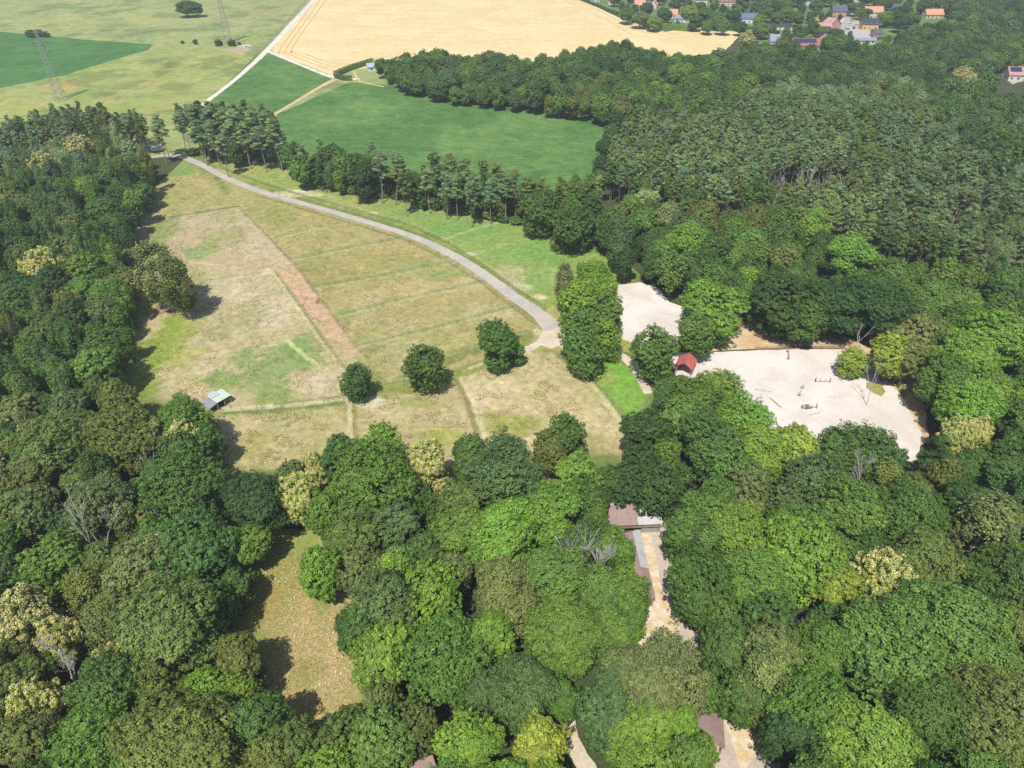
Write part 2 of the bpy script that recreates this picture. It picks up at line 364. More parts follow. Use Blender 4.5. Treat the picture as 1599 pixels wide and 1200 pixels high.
# around the road end and the trees
cv.poly([(830,498),(870,480),(900,560),(860,545),(835,550)], (176,172,112), 1); cv.blob(855,548,22,10,(150,150,80),.8); cv.blob(860,515,22,16,(222,206,172),.8)
cv.line([(866,530),(840,538),(820,548)], 2.2, (228,212,180), .9)
cv.line([(800,462),(826,492),(846,512)], 2.2, (136,140,76), .8)
# rough mottling
m_ = sstep(.0, .16, vnoise(cv.X, cv.Y, 16.0, 5, 33)) * .2; cv.mix(m_, (150, 158, 94))
m_ = sstep(.02, .2, vnoise(cv.X, cv.Y, 5.0, 5, 3)) * .45; cv.C += (cv.C * np.array((.78, .92, .68)) - cv.C) * m_[..., None]
m_ = sstep(.02, .2, vnoise(cv.X, cv.Y, 3.0, 5, 13)) * .4; cv.C += (np.minimum(cv.C * 1.25, .62) - cv.C) * m_[..., None]
me_clip = Gs([(200,238),(330,240),(440,246),(560,285),(700,322),(830,345),(960,390),(1000,430),(990,500),(1010,560),(1030,620),(1010,720),(900,770),(500,770),(330,760),(180,640),(170,400)])
tag(cv.build('meadow', M_meadow, 0.012, me_clip), kind='structure')

# far pasture on the left
cp_ = Canvas(-900, -60, 330, 1300, 1.8, (160, 170, 108))
cp_.n = vnoise(cp_.X, cp_.Y, 30, 4); cp_.n2 = vnoise(cp_.X, cp_.Y, 10, 3, 5)
cp_.poly([(-200,150),(0,140),(230,85),(240,70),(375,82),(400,90),(318,162),(240,260),(-200,300)], (160,170,98), 4)
for b in [(110,30,90,14,(172,176,112),.6),(60,20,60,10,(148,164,104),.6),(240,25,80,12,(180,180,112),.5),(420,20,60,14,(160,160,108),.7),(400,60,60,8,(150,166,98),.7),
          (200,50,60,8,(132,150,92),.6),(180,40,30,6,(120,138,90),.5),(60,130,40,10,(122,156,76),.6),(100,135,40,10,(190,162,100),.7),(200,130,34,10,(190,170,96),.6),
          (160,110,50,10,(140,168,80),.7),(265,103,18,16,(112,124,66),.8),(245,95,30,8,(130,140,76),.6),(330,95,60,14,(174,176,102),.7),(180,152,50,7,(120,112,66),.7),
          (240,170,50,10,(180,168,100),.6),(280,150,30,14,(176,176,90),.6),(200,165,60,10,(150,170,80),.6),(30,165,50,10,(176,172,98),.6),(80,180,90,12,(166,176,84),.6),
          (378,76,14,5,(206,178,160),.95),(373,80,10,3,(190,160,140),.7),(190,75,60,4,(140,158,98),.5)]:
    cp_.blob(*b[:5], a=b[5])
m_ = sstep(.02, .16, vnoise(cp_.X, cp_.Y, 14, 5, 3)) * .5; cp_.C += (cp_.C * np.array((.75, .9, .7)) - cp_.C) * m_[..., None]
m_ = sstep(.03, .16, vnoise(cp_.X, cp_.Y, 9, 4, 23)) * .5; cp_.mix(m_, (186, 180, 118))
m_ = sstep(.05, .18, vnoise(cp_.X, cp_.Y, 20, 5, 43)) * .6; cp_.mix(m_, (118, 134, 76))
cp_.line([(230,68),(300,66),(380,68)], 2.5, (150,146,96), .6)
tag(cp_.build('pasture', M_past, 0.02), kind='structure')

# crops, stubble
M_crop = ground_mat('crop', lin(86,126,64,GK), alt=lin(112,146,78,GK), s1=.02, s2=.14, amp=.26, fine=.8, bump=.8, stripe=(.16, R_(80), .16, 3.0))
M_crop2 = ground_mat('crop_dark', lin(78,122,64,GK), alt=lin(92,136,70,GK), s1=.04, s2=.2, amp=.15, fine=1.2, bump=.4, stripe=(.12, R_(100), .07, 2.0))
M_stub = ground_mat('stubble', lin(234,210,154,GK), alt=lin(240,220,170,GK), s1=.025, s2=.2, amp=.09, fine=1.0, bump=.3, stripe=(.12, R_(97), .09, 1.2))
flat('crop_field', [(-60,45),(0,50),(60,55),(130,62),(240,70),(232,78),(190,90),(100,118),(0,138),(-60,146)], .03, M_crop2)
flat('crop_field', [(300,190),(325,160),(402,84),(418,82),(440,90),(520,121),(516,127),(426,180),(400,215),(330,215)], .034, M_crop)
flat('crop_field', [(545,129),(434,178),(410,230),(440,262),(640,290),(760,310),(880,312),(945,300),(972,215),(976,182),(860,170),(720,150),(600,132)], .034, M_crop)
flat('stubble_field', [(505,-70),(492,-5),(470,22),(424,78),(430,84),(522,119),(560,108),(600,104),(720,112),(850,112),(930,100),(1060,90),(1130,82),(1157,55),(1153,49),(1090,42),(1040,50),(1010,43),(975,32),(925,8),(885,-12),(860,-70)], .03, M_stub)
M_tram = ground_mat('tramline', lin(72,112,56,GK), alt=lin(120,150,84,GK), s1=.1, amp=.25)
for k in range(1, 13):
    f = k / 13.0; A_ = (600 + (425 - 600) * f, 133 + (235 - 133) * f); B_ = (962 + (905 - 962) * f, 186 + (290 - 186) * f); M1 = ((A_[0] + B_[0]) / 2, (A_[1] + B_[1]) / 2 - 2 + f * 14)
    ribbon('tramline', [A_, M1, B_], .55, .04, M_tram, wob=.25, step=4)
for k in range(1, 7):
    f = k / 7.0; ribbon('tramline', [(418 - 95 * f, 86 + 80 * f), (515 - 88 * f, 126 + 52 * f)], .5, .04, M_tram, wob=.25, step=4)
for k in range(1, 6):
    f = k / 6.0; ribbon('tramline', [(-40, 50 + 86 * f), (225 - 130 * f, 72 + 42 * f)], .8, .036, M_tram, wob=.3, step=5)
M_track = ground_mat('stubble_track', lin(218,186,122,GK), amp=.15)
for k, (a, b) in enumerate([(6, 0), (14, 0), (22, 0)]):
    ribbon('wheel_track', [(500+a*1.4,-30),(474+a,18),(432+a*1.1,76),(440+a*1.3,84-a*.1),(530,117-a*.75),(560+a*1.2,106-a*.6)], 1.1, .036, M_track, wob=.3)
for a in (0, 5, 10):
    ribbon('wheel_track', [(900-a*3,-8+a*.4),(960-a*2,20+a*.8),(1010-a*2,44+a),(1060,55+a)], .9, .036, M_track, wob=.3)
M_row = ground_mat('stubble_row', lin(220,192,142,GK), alt=lin(232,206,158,GK), s1=.08, amp=.12)
for k in range(16):
    y = -6 + k * 6.6; xl = 452 + (78 - y) * .95 if y < 80 else 458 + (y - 80) * 3.2
    ribbon('wheel_track', [(xl, y), ((xl + 900) / 2, y + 5), (min(900, 900 - max(0, y - 60) * 2), y + 12)], .7, .036, M_row, wob=.3, step=5)
M_chalk = ground_mat('chalk', lin(236,232,220,GK), alt=lin(220,208,190,GK), s1=.15, amp=.12)
M_sandtr = ground_mat('sandy_track', lin(222,196,156,GK), alt=lin(200,176,130,GK), s1=.2, amp=.15)
M_gravel = ground_mat('gravel', lin(190,184,174,GK), alt=lin(206,194,178,GK), s1=.15, s2=1.6, amp=.16)
ribbon('farm_track', [(520,-40),(490,0),(455,38),(418,78),(368,124),(318,163),(290,190)], [4.5,4.5,4.5,4.5,3.2,3,3], .042, M_chalk)
ribbon('farm_track', [(418,80),(470,102),(520,121),(548,124),(562,123)], [4.5,3,4,5,3], .046, M_chalk)
ribbon('farm_track', [(528,122),(500,136),(460,160),(428,179)], [5,3,2.5,2.5], .05, M_sandtr)
ribbon('verge', [(483,-5),(448,34),(410,76)], 2.0, .038, ground_mat('verge', lin(150,146,104,GK), amp=.3))
ribbon('footpath', [(553,112),(556,120),(562,128),(575,131),(600,136)], 1.6, .05, M_sandtr)
ribbon('gravel_road', [(235,246),(262,243),(285,246),(318,259),(345,274),(400,297),(480,320),(560,343),(640,368),(700,395),(750,425),(800,462),(838,488),(858,508),(868,530)],
       [3.2,3.8,4,3.6,3.4,3.2,3.2,3.3,3.5,3.8,4,4.2,5,6,4], .03, M_gravel, step=2)
M_pale = ground_mat('pale_track', lin(226,212,190,GK), alt=lin(206,192,166,GK), s1=.3, amp=.12)
ribbon('footpath', [(868,528),(890,545),(930,548),(962,552),(985,568),(1002,592),(1012,615)], [3,2.5,2.5,3,3,2.6,2.4], .034, M_pale, step=2)
flat('footpath', [(850,520),(872,512),(880,535),(862,545),(845,540),(822,550),(816,545),(838,532)], .038, M_pale, step=2)

M_sand = ground_mat('arena_sand', lin(242,233,222,.72), alt=lin(226,215,202,.72), s1=.07, s2=.9, amp=.07, fine=3.5, bump=.35)
M_dirt = ground_mat('dirt', lin(214,180,138,GK), alt=lin(226,204,168,GK), s1=.12, amp=.18)
M_rust = ground_mat('leaf_litter', lin(160,120,90,GK), alt=lin(120,96,66,GK), s1=.25, amp=.3)
flat('riding_arena', [(930,455),(965,445),(1000,441),(1030,450),(1045,472),(1078,484),(1085,500),(1065,530),(1030,550),(960,542),(930,520)], .04, M_sand, wob=.35)
flat('riding_arena', [(1040,552),(1130,549),(1230,546),(1320,546),(1350,556),(1385,596),(1410,620),(1440,680),(1430,720),(1300,740),(1200,730),(1110,650),(1060,600)], .04, M_sand, wob=.35)
flat('dirt_yard', [(1100,548),(1130,525),(1180,500),(1250,496),(1300,515),(1350,540),(1385,545),(1440,600),(1450,690),(1430,700),(1405,620),(1380,592),(1340,553),(1318,543),(1230,543)], .036, M_dirt, wob=.5)
flat('leaf_litter', [(1100,520),(1180,470),(1260,490),(1330,510),(1420,545),(1450,600),(1330,525),(1250,507),(1180,512),(1130,535)], .032, M_rust, wob=.6)
M_gr = ground_mat('grass_patch', lin(172,166,96,GK), alt=lin(150,156,80,GK), s1=.5, amp=.25)
flat('grass_patch', [(1353,598),(1375,600),(1383,612),(1376,620),(1362,614),(1352,606)], .046, M_gr, wob=.15)
flat('grass_patch', [(1395,598),(1410,602),(1418,622),(1408,620)], .046, M_gr, wob=.15)
flat('grass_patch', [(962,528),(988,535),(988,552),(962,548)], .046, M_gr, wob=.15)
ribbon('dirt_edge', [(1180,546),(1230,544),(1320,544)], 0.8, .05, ground_mat('edge', lin(150,120,95,GK), amp=.3))
# clearing at the bottom
cc = Canvas(-62, -12, 44, 104, 0.35, (158, 164, 92))
for b in [(440,900,40,30,(176,160,98),.7),(470,970,40,40,(196,172,120),.8),(520,1030,40,40,(198,174,124),.8),(430,1010,30,50,(152,158,84),.8),(440,1080,50,24,(164,160,84),.7),
          (500,1110,50,20,(176,164,92),.7),(420,940,20,24,(178,150,90),.6),(560,1090,20,40,(150,160,80),.8),(530,1020,90,110,(200,174,128),.75),(480,1050,20,20,(150,150,84),.6)]: cc.blob(*b[:5], a=b[5])
m_ = sstep(.05, .2, vnoise(cc.X, cc.Y, 2.0, 5, 3)) * .4; cc.C += (cc.C * np.array((.7, .9, .6)) - cc.C) * m_[..., None]
tag(cc.build('glade_grass', ground_mat('glade', attr='Col', s1=.3, s2=1.5, amp=.28, fine=7, bump=.5), 0.02, Gs([(340,820),(500,830),(600,960),(640,1150),(560,1240),(380,1240),(320,1100)])), kind='structure')
# yard between the stables, lower paths
M_conc = ground_mat('concrete', lin(214,196,180,GK), alt=lin(200,186,172,GK), s1=.3, amp=.12)
M_sandy = ground_mat('yellow_sand', lin(226,198,156,GK), alt=lin(238,226,202,GK), s1=.45, amp=.16)
flat('yard', [(985,800),(1050,800),(1060,900),(1085,960),(1110,1000),(1100,1040),(960,1040),(980,960),(1000,900)], .03, M_conc, wob=.3)
flat('sand_patch', [(1000,826),(1014,828),(1026,880),(1036,935),(1058,950),(1062,1000),(1050,1030),(985,1030),(1000,985),(1022,935),(1010,880)], .036, M_sandy, wob=.25)
flat('yard', [(1090,1100),(1130,1095),(1190,1140),(1215,1170),(1230,1260),(1060,1260)], .03, M_conc, wob=.3)
flat('sand_patch', [(1130,1120),(1185,1150),(1192,1165),(1160,1205),(1140,1150)], .036, M_sandy, wob=.25)
ribbon('footpath', [(885,1110),(888,1140),(900,1170),(925,1215),(950,1260)], [2.2,2.4,2.6,3,4], .034, M_pale, step=1.5)
flat('yard', [(600,1160),(680,1150),(700,1240),(590,1250)], .03, M_rust)
# village ground
vg = Canvas(70, 640, 520, 1000, 2.0, (112, 134, 78)); vg.n = vnoise(vg.X, vg.Y, 22, 4); vg.n2 = vnoise(vg.X, vg.Y, 8, 3, 5)
for b in [(935,12,14,6,(130,168,110),.8),(1260,28,16,7,(196,180,96),.8),(1215,55,12,6,(160,176,90),.7),(1230,75,14,6,(170,180,90),.6),(1395,48,24,8,(120,160,84),.8)]: vg.blob(*b[:5], a=b[5])
tag(vg.build('village_lawn', M_past, .024, Gs([(925,3),(975,28),(1010,40),(1040,48),(1095,40),(1155,47),(1160,80),(1300,90),(1440,80),(1640,130),(1700,-80),(880,-80)])), kind='structure')
M_asph = ground_mat('asphalt', lin(176,174,176,GK), alt=lin(190,188,186,GK), s1=.1, amp=.08)
ribbon('village_road', [(1344,-20),(1330,14),(1322,28),(1313,44),(1308,58)], [5,6,6.5,7,7], .03, M_asph)
ribbon('pavement', [(1321,22),(1312,38),(1305,58)], 2.2, .13, M_chalk)
flat('forecourt', [(1326,30),(1345,34),(1372,48),(1368,66),(1330,66),(1318,56)], .034, ground_mat('paving', lin(196,190,184,GK), amp=.15))
ribbon('footpath', [(1215,0),(1200,12),(1185,26),(1176,40)], 3, .03, M_sandtr)
flat('forecourt', [(1560,112),(1599,106),(1625,120),(1580,132)], .034, ground_mat('paving', lin(196,190,184,GK), amp=.15))
# ------------------------------------------------------------------ foliage generators
def leaves(C, Nn, size, asp, jit, rng, flat_=0.0):
    """one quad leaf spray per centre C, facing roughly Nn"""
    n = len(C); nn = Nn + rng.normal(0, jit, (n, 3)); nn /= np.linalg.norm(nn, axis=1)[:, None] + 1e-9
    r = rng.normal(0, 1, (n, 3)); u = np.cross(nn, r); u /= np.linalg.norm(u, axis=1)[:, None] + 1e-9
    v = np.cross(nn, u); s = size * rng.uniform(.6, 1.3, n)[:, None]
    a = u * s; b = v * s * asp
    Q = np.stack([C - a, C - b * .9 + a * .1, C + a, C + b], 1)
    return Q
def quads(name, Q, v, mats, mi=None):
    V = Q.reshape(-1, 3); F = np.arange(len(V)).reshape(-1, 4); return np_mesh(name, V, F, mats, v, mi)
def fib(n, rng):
    i = np.arange(n) + .5; z = 1 - 2 * i / n; ph = i * 2.39996 + rng.uniform(0, 6.28); r = np.sqrt(1 - z * z)
    return np.stack([r * np.cos(ph), r * np.sin(ph), z], 1)
def crown_broad(seed, nl=46, sub=12, per=40, size=.175, R=5.0, zc=8.4, up=5.6, dn=5.4, lob=(.2, .36), major=6, blossom=False, irr=.16, mr=(.42, .62)):
    """crown as a union of a few limbs' masses, each set with lobes, each lobe set with leaf clumps"""
    rng = np.random.default_rng(seed); MJ = []
    a0 = rng.uniform(0, 6.28)
    for k in range(major):
        rr = rng.uniform(.38, .66) if k else rng.uniform(0, .2); a = a0 + k * 6.28 / max(1, major - 1) + rng.normal(0, .35)
        r = rng.uniform(*mr) * (1.15 if k == 0 else 1); top = (rng.uniform(.5, 1.0) if k else .95) - rr * .35
        MJ.append((np.array([math.cos(a) * rr * R, math.sin(a) * rr * R, top * up - r * R * .85]), r * R))
        if rng.random() < .75: MJ.append((np.array([math.cos(a + .4) * rr * R * .95, math.sin(a + .4) * rr * R * .95, -dn * rng.uniform(.35, .75) + r * R * .3]), r * R * .95))
    C = []; NN = []; VV = []; BC = []; BN = []
    for mc, mr_ in MJ:
        D = fib(max(10, int(nl * .42)), rng) + rng.normal(0, .15, (max(10, int(nl * .42)), 3)); D /= np.linalg.norm(D, axis=1)[:, None]
        mn = rng.uniform(.2, .5)
        for d in D:
            lr = R * rng.uniform(*lob); c = mc + d * (mr_ - lr * .55) * (1 + rng.normal(0, irr)) * np.array([1, 1, .85])
            if c[2] < -dn * 1.02: continue
            if any(np.linalg.norm(c - q) < qr * .62 for q, qr in MJ if q is not mc): continue
            out = c.copy(); out[2] = out[2] * .8 + 1.2; on = out / (np.linalg.norm(out) + 1e-9)
            if d @ on < -.35: continue
            nb = rng.uniform(.25, .75); sd = fib(sub, rng) + rng.normal(0, .3, (sub, 3)); sd /= np.linalg.norm(sd, axis=1)[:, None]
            for s in sd:
                if s @ d < -.3 and s @ on < 0: continue
                sc = c + s * lr * rng.uniform(.75, 1.22) * np.array([1, 1, .8]); sr = lr * rng.uniform(.24, .44)
                m = int(per * (sr / (R * .1)) ** 2 * .8) + 4
                e = rng.normal(0, 1, (m, 3)); e /= np.linalg.norm(e, axis=1)[:, None]
                e = e + s * .5; e /= np.linalg.norm(e, axis=1)[:, None]
                P = sc + e * sr * rng.uniform(.6, 1.2, (m, 1)) * np.array([1, 1, .7])
                C.append(P); NN.append(e * .6 + s * .4 + on * .4 + np.array([0, 0, .35]))
                VV.append(np.clip(mn * .4 + nb * .35 + rng.uniform(0, .4) + rng.normal(0, .16, m), 0, 1))
                if blossom and (s[2] > -.1 or d[2] > .3) and rng.random() < .94:
                    mm = int(m * 1.1); e2 = rng.normal(0, 1, (mm, 3)); e2 /= np.linalg.norm(e2, axis=1)[:, None]; e2 = e2 + s * .9 + np.array([0, 0, .3]); e2 /= np.linalg.norm(e2, axis=1)[:, None]
                    BC.append(sc + e2 * sr * 1.2); BN.append(e2)
    C = np.concatenate(C); kx = R * 1.0 / np.percentile(np.hypot(C[:, 0], C[:, 1]), 97); C = C * [kx, kx, 1] + [0, 0, zc]; NN = np.concatenate(NN); VV = np.concatenate(VV)
    me = quads('crown', leaves(C, NN, size, .75, .4, rng), VV, [LEAF])
    if blossom:
        BC = np.concatenate(BC) * [kx, kx, 1] + [0, 0, zc]; BN = np.concatenate(BN)
        return me, quads('blossom', leaves(BC, BN, size * .8, .5, .6, rng), rng.uniform(0, 1, len(BC)), [BLOSSOM])
    return me
def crown_birch(seed):
    rng = np.random.default_rng(seed); C = []; NN = []; VV = []
    for k in range(70):
        z = rng.uniform(-1, 1); r = (1 - z * z) ** .5 * (1.0 if z < 0 else .95); a = rng.uniform(0, 6.28)
        c = np.array([math.cos(a) * r * 2.5, math.sin(a) * r * 2.5, 9.6 + z * 6.0]) * np.array([1, 1, 1]); c[:2] *= rng.uniform(.7, 1.1)
        m = 130; nb = rng.uniform(0, .6); t = rng.uniform(0, 1, m)
        P = c + rng.normal(0, .34, (m, 3)) * [1, 1, 1.9]; P[:, 2] -= t * .9
        C.append(P); o = (P - [0, 0, 9.6]) * [1, 1, .5]; o /= np.linalg.norm(o, axis=1)[:, None]; NN.append(o + [0, 0, .35]); VV.append(np.clip(nb + rng.uniform(0, .45, m), 0, 1))
    C = np.concatenate(C); return quads('crown', leaves(C, np.concatenate(NN), .2, .55, .45, rng), np.concatenate(VV), [LEAF])
def crown_pine(seed, full=False):
    rng = np.random.default_rng(seed); C = []; NN = []; VV = []; n = 44
    z0, z1 = (4.0, 18.0) if full else (9.5, 17.8)
    for k in range(n):
        t = (k + rng.uniform(0, 1)) / n; z = z0 + (z1 - z0) * t; rm = 2.9 * ((1 - t) ** .55 * .9 + .12) * (min(1, .45 + t * 2.2) if not full else 1)
        a = rng.uniform(0, 6.28); rr = rm * rng.uniform(.35, 1.0); c = np.array([math.cos(a) * rr, math.sin(a) * rr, z - rr * .12])
        m = 120; e = rng.normal(0, 1, (m, 3)); e /= np.linalg.norm(e, axis=1)[:, None]
        rad = rng.uniform(.6, 1.0); P = c + e * rad * [1, 1, .42] * rng.uniform(.6, 1.05, (m, 1))
        C.append(P); NN.append(e * [.8, .8, 1] + [0, 0, .55]); VV.append(np.clip(rng.uniform(0, .6) + rng.uniform(0, .4, m), 0, 1))
    C = np.concatenate(C); return quads('crown', leaves(C, np.concatenate(NN), .26, .32, .5, rng), np.concatenate(VV), [LEAF])
def trunk_mesh(seed, H, r, mat, limbs=7, spread=3.2, z0=.3, z1=.85, lean=.3):
    rng = random.Random(seed); m = MB(); p = Vector((0, 0, -.3)); n = 5; pts = [p]
    for i in range(n): p = p + Vector((rng.uniform(-lean, lean), rng.uniform(-lean, lean), (H + .3) / n)); pts.append(p)
    for i in range(n): m.tube(pts[i], pts[i + 1], r * (1 - i / n * .85), r * (1 - (i + 1) / n * .85), 7)
    for k in range(limbs):
        t = (z0 + (z1 - z0) * k / max(1, limbs - 1)) * n; i = min(n - 1, int(t)); b = pts[i].lerp(pts[i + 1], t - i); a = k * 2.4 + rng.uniform(-.5, .5)
        L = spread * rng.uniform(.6, 1) * (1.2 - t / n); e = b + Vector((math.cos(a) * L, math.sin(a) * L, L * rng.uniform(.5, .9)))
        md = b.lerp(e, .5) + Vector((0, 0, L * .12)); m.tube(b, md, r * .35, r * .22, 5); m.tube(md, e, r * .22, r * .06, 5)
    return m.mesh('trunk', mat)
def dead_mesh(seed, H=12, bushy=False):
    rng = random.Random(seed); m = MB()
    def rec(p, d, L, r, dep):
        q = p + d * L; m.tube(p, q, r, r * .68, 5 if dep < 2 else 3)
        if dep >= (5 if bushy else 4): return
        for k in range(rng.choice((2, 3)) if not bushy else 3):
            nd = (d + Vector((rng.uniform(-1, 1), rng.uniform(-1, 1), rng.uniform(-.3, .7))) * (.62 if not bushy else .9)).normalized()
            rec(p.lerp(q, rng.uniform(.55, 1)), nd, L * rng.uniform(.55, .8), r * .6, dep + 1)
    rec(Vector((0, 0, -.3)), Vector((rng.uniform(-.1, .1), 0, 1)), H * (.42 if not bushy else .34), .17 if not bushy else .2, 0)
    return m.mesh('branches', DEADWOOD)

PR = {'round': [], 'big': [], 'broad': [], 'chestnut': [], 'birch': [], 'pine': [], 'spruce': [], 'dead': [], 'twiggy': [], 'bush': []}
for k, kw in enumerate([dict(), dict(major=5, lob=(.24, .4)), dict(major=7, mr=(.36, .54)), dict(major=8, lob=(.16, .28), nl=60, mr=(.34, .5)), dict(major=4, mr=(.5, .68)), dict(major=6, lob=(.14, .24), nl=80, sub=9), dict(major=5, irr=.24, mr=(.4, .66)), dict(major=9, lob=(.18, .3), mr=(.3, .48))]):
    PR['broad'].append((crown_broad(10 + k, **kw), trunk_mesh(k, 10, .38, BARK)))
    print('crown faces', len(PR['broad'][-1][0].polygons))
for k, kw in enumerate([dict(major=8), dict(major=10, mr=(.3, .46)), dict(major=7, mr=(.36, .54), irr=.22), dict(major=9, mr=(.32, .5), irr=.2)]):
    PR['big'].append((crown_broad(30 + k, nl=105, lob=(.13, .23), size=.125, per=46, **kw), trunk_mesh(30 + k, 10, .38, BARK, 10)))
    print('big faces', len(PR['big'][-1][0].polygons))
for k in range(4): PR['round'].append((crown_broad(50 + k, major=5, zc=6.9, up=7.0, dn=6.5, lob=(.16, .28), nl=70, size=.15, per=40, mr=(.5, .66), irr=.12), trunk_mesh(50 + k, 10, .38, BARK)))
for k in range(3): PR['chestnut'].append((*crown_broad(40 + k, major=5, lob=(.2,.34), blossom=True), trunk_mesh(40 + k, 10, .38, BARK)))
for k in range(4): PR['birch'].append((crown_birch(60 + k), trunk_mesh(60 + k, 14.5, .2, BARK_BIRCH, 9, 1.8)))
for k in range(5): PR['pine'].append((crown_pine(80 + k), trunk_mesh(80 + k, 16.5, .19, BARK_PINE, 8, 2.0, .55, .95)))
for k in range(2): PR['spruce'].append((crown_pine(90 + k, True), trunk_mesh(90 + k, 16.5, .19, BARK, 8, 1.6, .3, .95, .1)))
for k in range(4): PR['dead'].append((dead_mesh(100 + k),))
for k in range(3): PR['twiggy'].append((dead_mesh(110 + k, 12, True),))
for k in range(3): PR['bush'].append((crown_broad(120 + k, major=3, nl=40, sub=8, zc=3.6, up=4.6, dn=3.4, size=.32),))
PH_ = {'round': 14, 'broad': 14, 'chestnut': 14, 'birch': 15.8, 'pine': 18, 'spruce': 18.2, 'dead': 12, 'twiggy': 11, 'bush': 8}
PRAD = {'round': 5, 'broad': 5, 'chestnut': 5, 'birch': 2.9, 'pine': 2.9, 'spruce': 2.9, 'dead': 3.0, 'twiggy': 4.2, 'bush': 5}
CEN = {'round': .5, 'broad': .62, 'chestnut': .62, 'birch': .6, 'pine': .76, 'spruce': .6, 'dead': .6, 'twiggy': .55, 'bush': .5}
LC = dict(k=(.056,.115,.032), d=(.082,.162,.038), m=(.122,.225,.044), b=(.17,.305,.046), y=(.245,.335,.055), o=(.138,.192,.048), g=(.150,.21,.070), t=(.098,.172,.058),
          p=(.185,.28,.135), q=(.22,.31,.12), c=(.20,.23,.08), r=(.26,.20,.14))
CN = dict(k='blackish green', d='dark green', m='mid green', b='bright green', y='lime green', o='olive green', g='grey-green', t='bluish green', p='dull green', q='yellowish green', c='pale', r='browning')
KW = {'round': ('broadleaf_tree', 'broadleaf tree'), 'broad': ('broadleaf_tree', 'broadleaf tree'), 'chestnut': ('chestnut_tree', 'blossoming tree'), 'birch': ('birch_tree', 'birch'), 'pine': ('pine_tree', 'tall pine'),
      'spruce': ('conifer_tree', 'narrow conifer'), 'dead': ('dead_tree', 'dead tree'), 'twiggy': ('dead_tree', 'leafless tree'), 'bush': ('bush', 'rounded bush')}
TREES = []      # (x, y, radius) for spacing
GRPNO = {}
def landmark(px, py):
    L = [((300,205),"at the far end of the gravel road"),((60,235),"in the far corner of the left wood"),((170,300),"in the left wood near the paddock top"),((60,340),'deep in the left wood beyond the paddocks'),
         ((190,430),"on the wood edge beside the paddock birches"),((50,450),"deep in the wood left of the birches"),((180,550),"on the wood edge beside yellow-green grass"),((60,580),"by the left border above the middle"),
         ((230,640),'in the wood just left of the field shelter'),((80,690),'in the left wood below the field shelter'),((340,720),"on the wood edge below the field shelter"),((200,800),"in the wood between shelter and glade"),((350,830),'in the wood just above the glade'),
         ((60,860),"by the left border below the middle"),((250,960),'in the wood left of the glade'),((70,1000),"among the blossoming trees lower left"),((100,1140),"in the bottom left corner"),((300,1140),"below left of the glade"),
         ((480,1170),'along the bottom end of the glade'),((500,830),"between glade and lower paddocks"),((600,720),"on the edge below the lower paddocks"),((590,900),'in the wood right of the glade'),((620,1080),'in the wood right of the glade bottom'),
         ((740,770),'in the middle of the front wood'),((820,720),"on the edge near the beige paddock"),((760,900),"in the wood left of the stable yard"),((740,1040),'in the front wood at bottom centre'),((760,1160),'at the bottom centre border'),
         ((900,820),'beside the brown stable roofs on the left'),((880,960),'left of the sandy yard'),((950,1080),'below the sandy yard'),((1050,1060),'below right of the sandy yard'),((1060,1180),"by the small brown roof at the bottom"),
         ((1000,710),"between stables and beige paddock"),((1090,680),'in the wood below the red roof'),((1130,790),'right of the stable roofs'),((1150,900),'right of the sandy yard'),((1190,1030),"above the small brown roof"),((1220,1150),'right of the small brown roof'),
         ((1260,720),'below the large sand arena'),((1390,730),"at the near corner of the large arena"),((1270,850),'in the front wood below the large arena'),((1420,860),"in the right wood below the arena corner"),((1360,980),"in the right wood near the cream blossom"),
         ((1540,780),'by the right border below the arenas'),((1540,900),"by the right border low down"),((1500,1050),'in the lower right wood'),((1380,1150),'at the bottom right border'),((1560,1160),'in the bottom right corner'),
         ((900,500),"in the clump left of the small arena"),((1060,500),'between the two sand arenas'),((890,350),"at the belt's end by the meadow"),((1010,390),'behind the small sand arena'),((1130,390),"in the broadleaf wood behind the arenas"),
         ((1230,480),"at the far side of the large arena"),((1300,400),'in the wood behind the large sand arena'),((1420,490),"at the far corner of the large arena"),((1540,480),"by the right border behind the arena"),((1500,580),'right of the large sand arena'),((1560,660),"by the right border beside the arena"),
         ((480,250),"in the belt's left half by the meadow"),((600,280),"in the middle of the belt"),((720,290),"in the pine belt below the green field"),((820,310),"at the right end of the pine belt"),((390,210),"in the clump beside the gravel road"),
         ((1000,220),"at the left corner of the pine wood"),((1100,270),'in the near part of the pine wood'),((1250,240),'in the middle of the pine wood'),((1480,250),'in the far right of the pine wood'),((1480,390),'in the near right of the pine wood'),((1585,410),'at the near right end of the pine wood'),((1600,280),'at the far right end of the pine wood'),((1300,330),'in the pine wood above the lime trees'),((1210,310),'beside the bare trunks of the pine wood'),((1050,240),'among grey dead trees of the pine wood'),((1400,300),'in the right part of the pine wood'),((1550,340),'in the pine wood at the right border'),((1150,190),'in the far part of the pine wood'),((1350,190),'at the far edge of the pine wood'),
         ((620,110),"in the narrow wood by the stubble corner"),((720,130),"between stubble field and green field"),((850,140),"above the right end of the green field"),((970,100),"beside the tip of the stubble field"),((1100,120),"below the straw-coloured strip"),
         ((1250,110),'in the wood just below the village'),((1400,110),"below the village at right"),((1520,100),"near the lone house at the right"),((1200,40),'among the gardens of the village'),((1040,20),"among gardens left of the village")]
    return min(L, key=lambda l: ((l[0][0] - px) / 1.0) ** 2 + ((l[0][1] - py) * 1.3) ** 2)[1]
FARPTS = {}
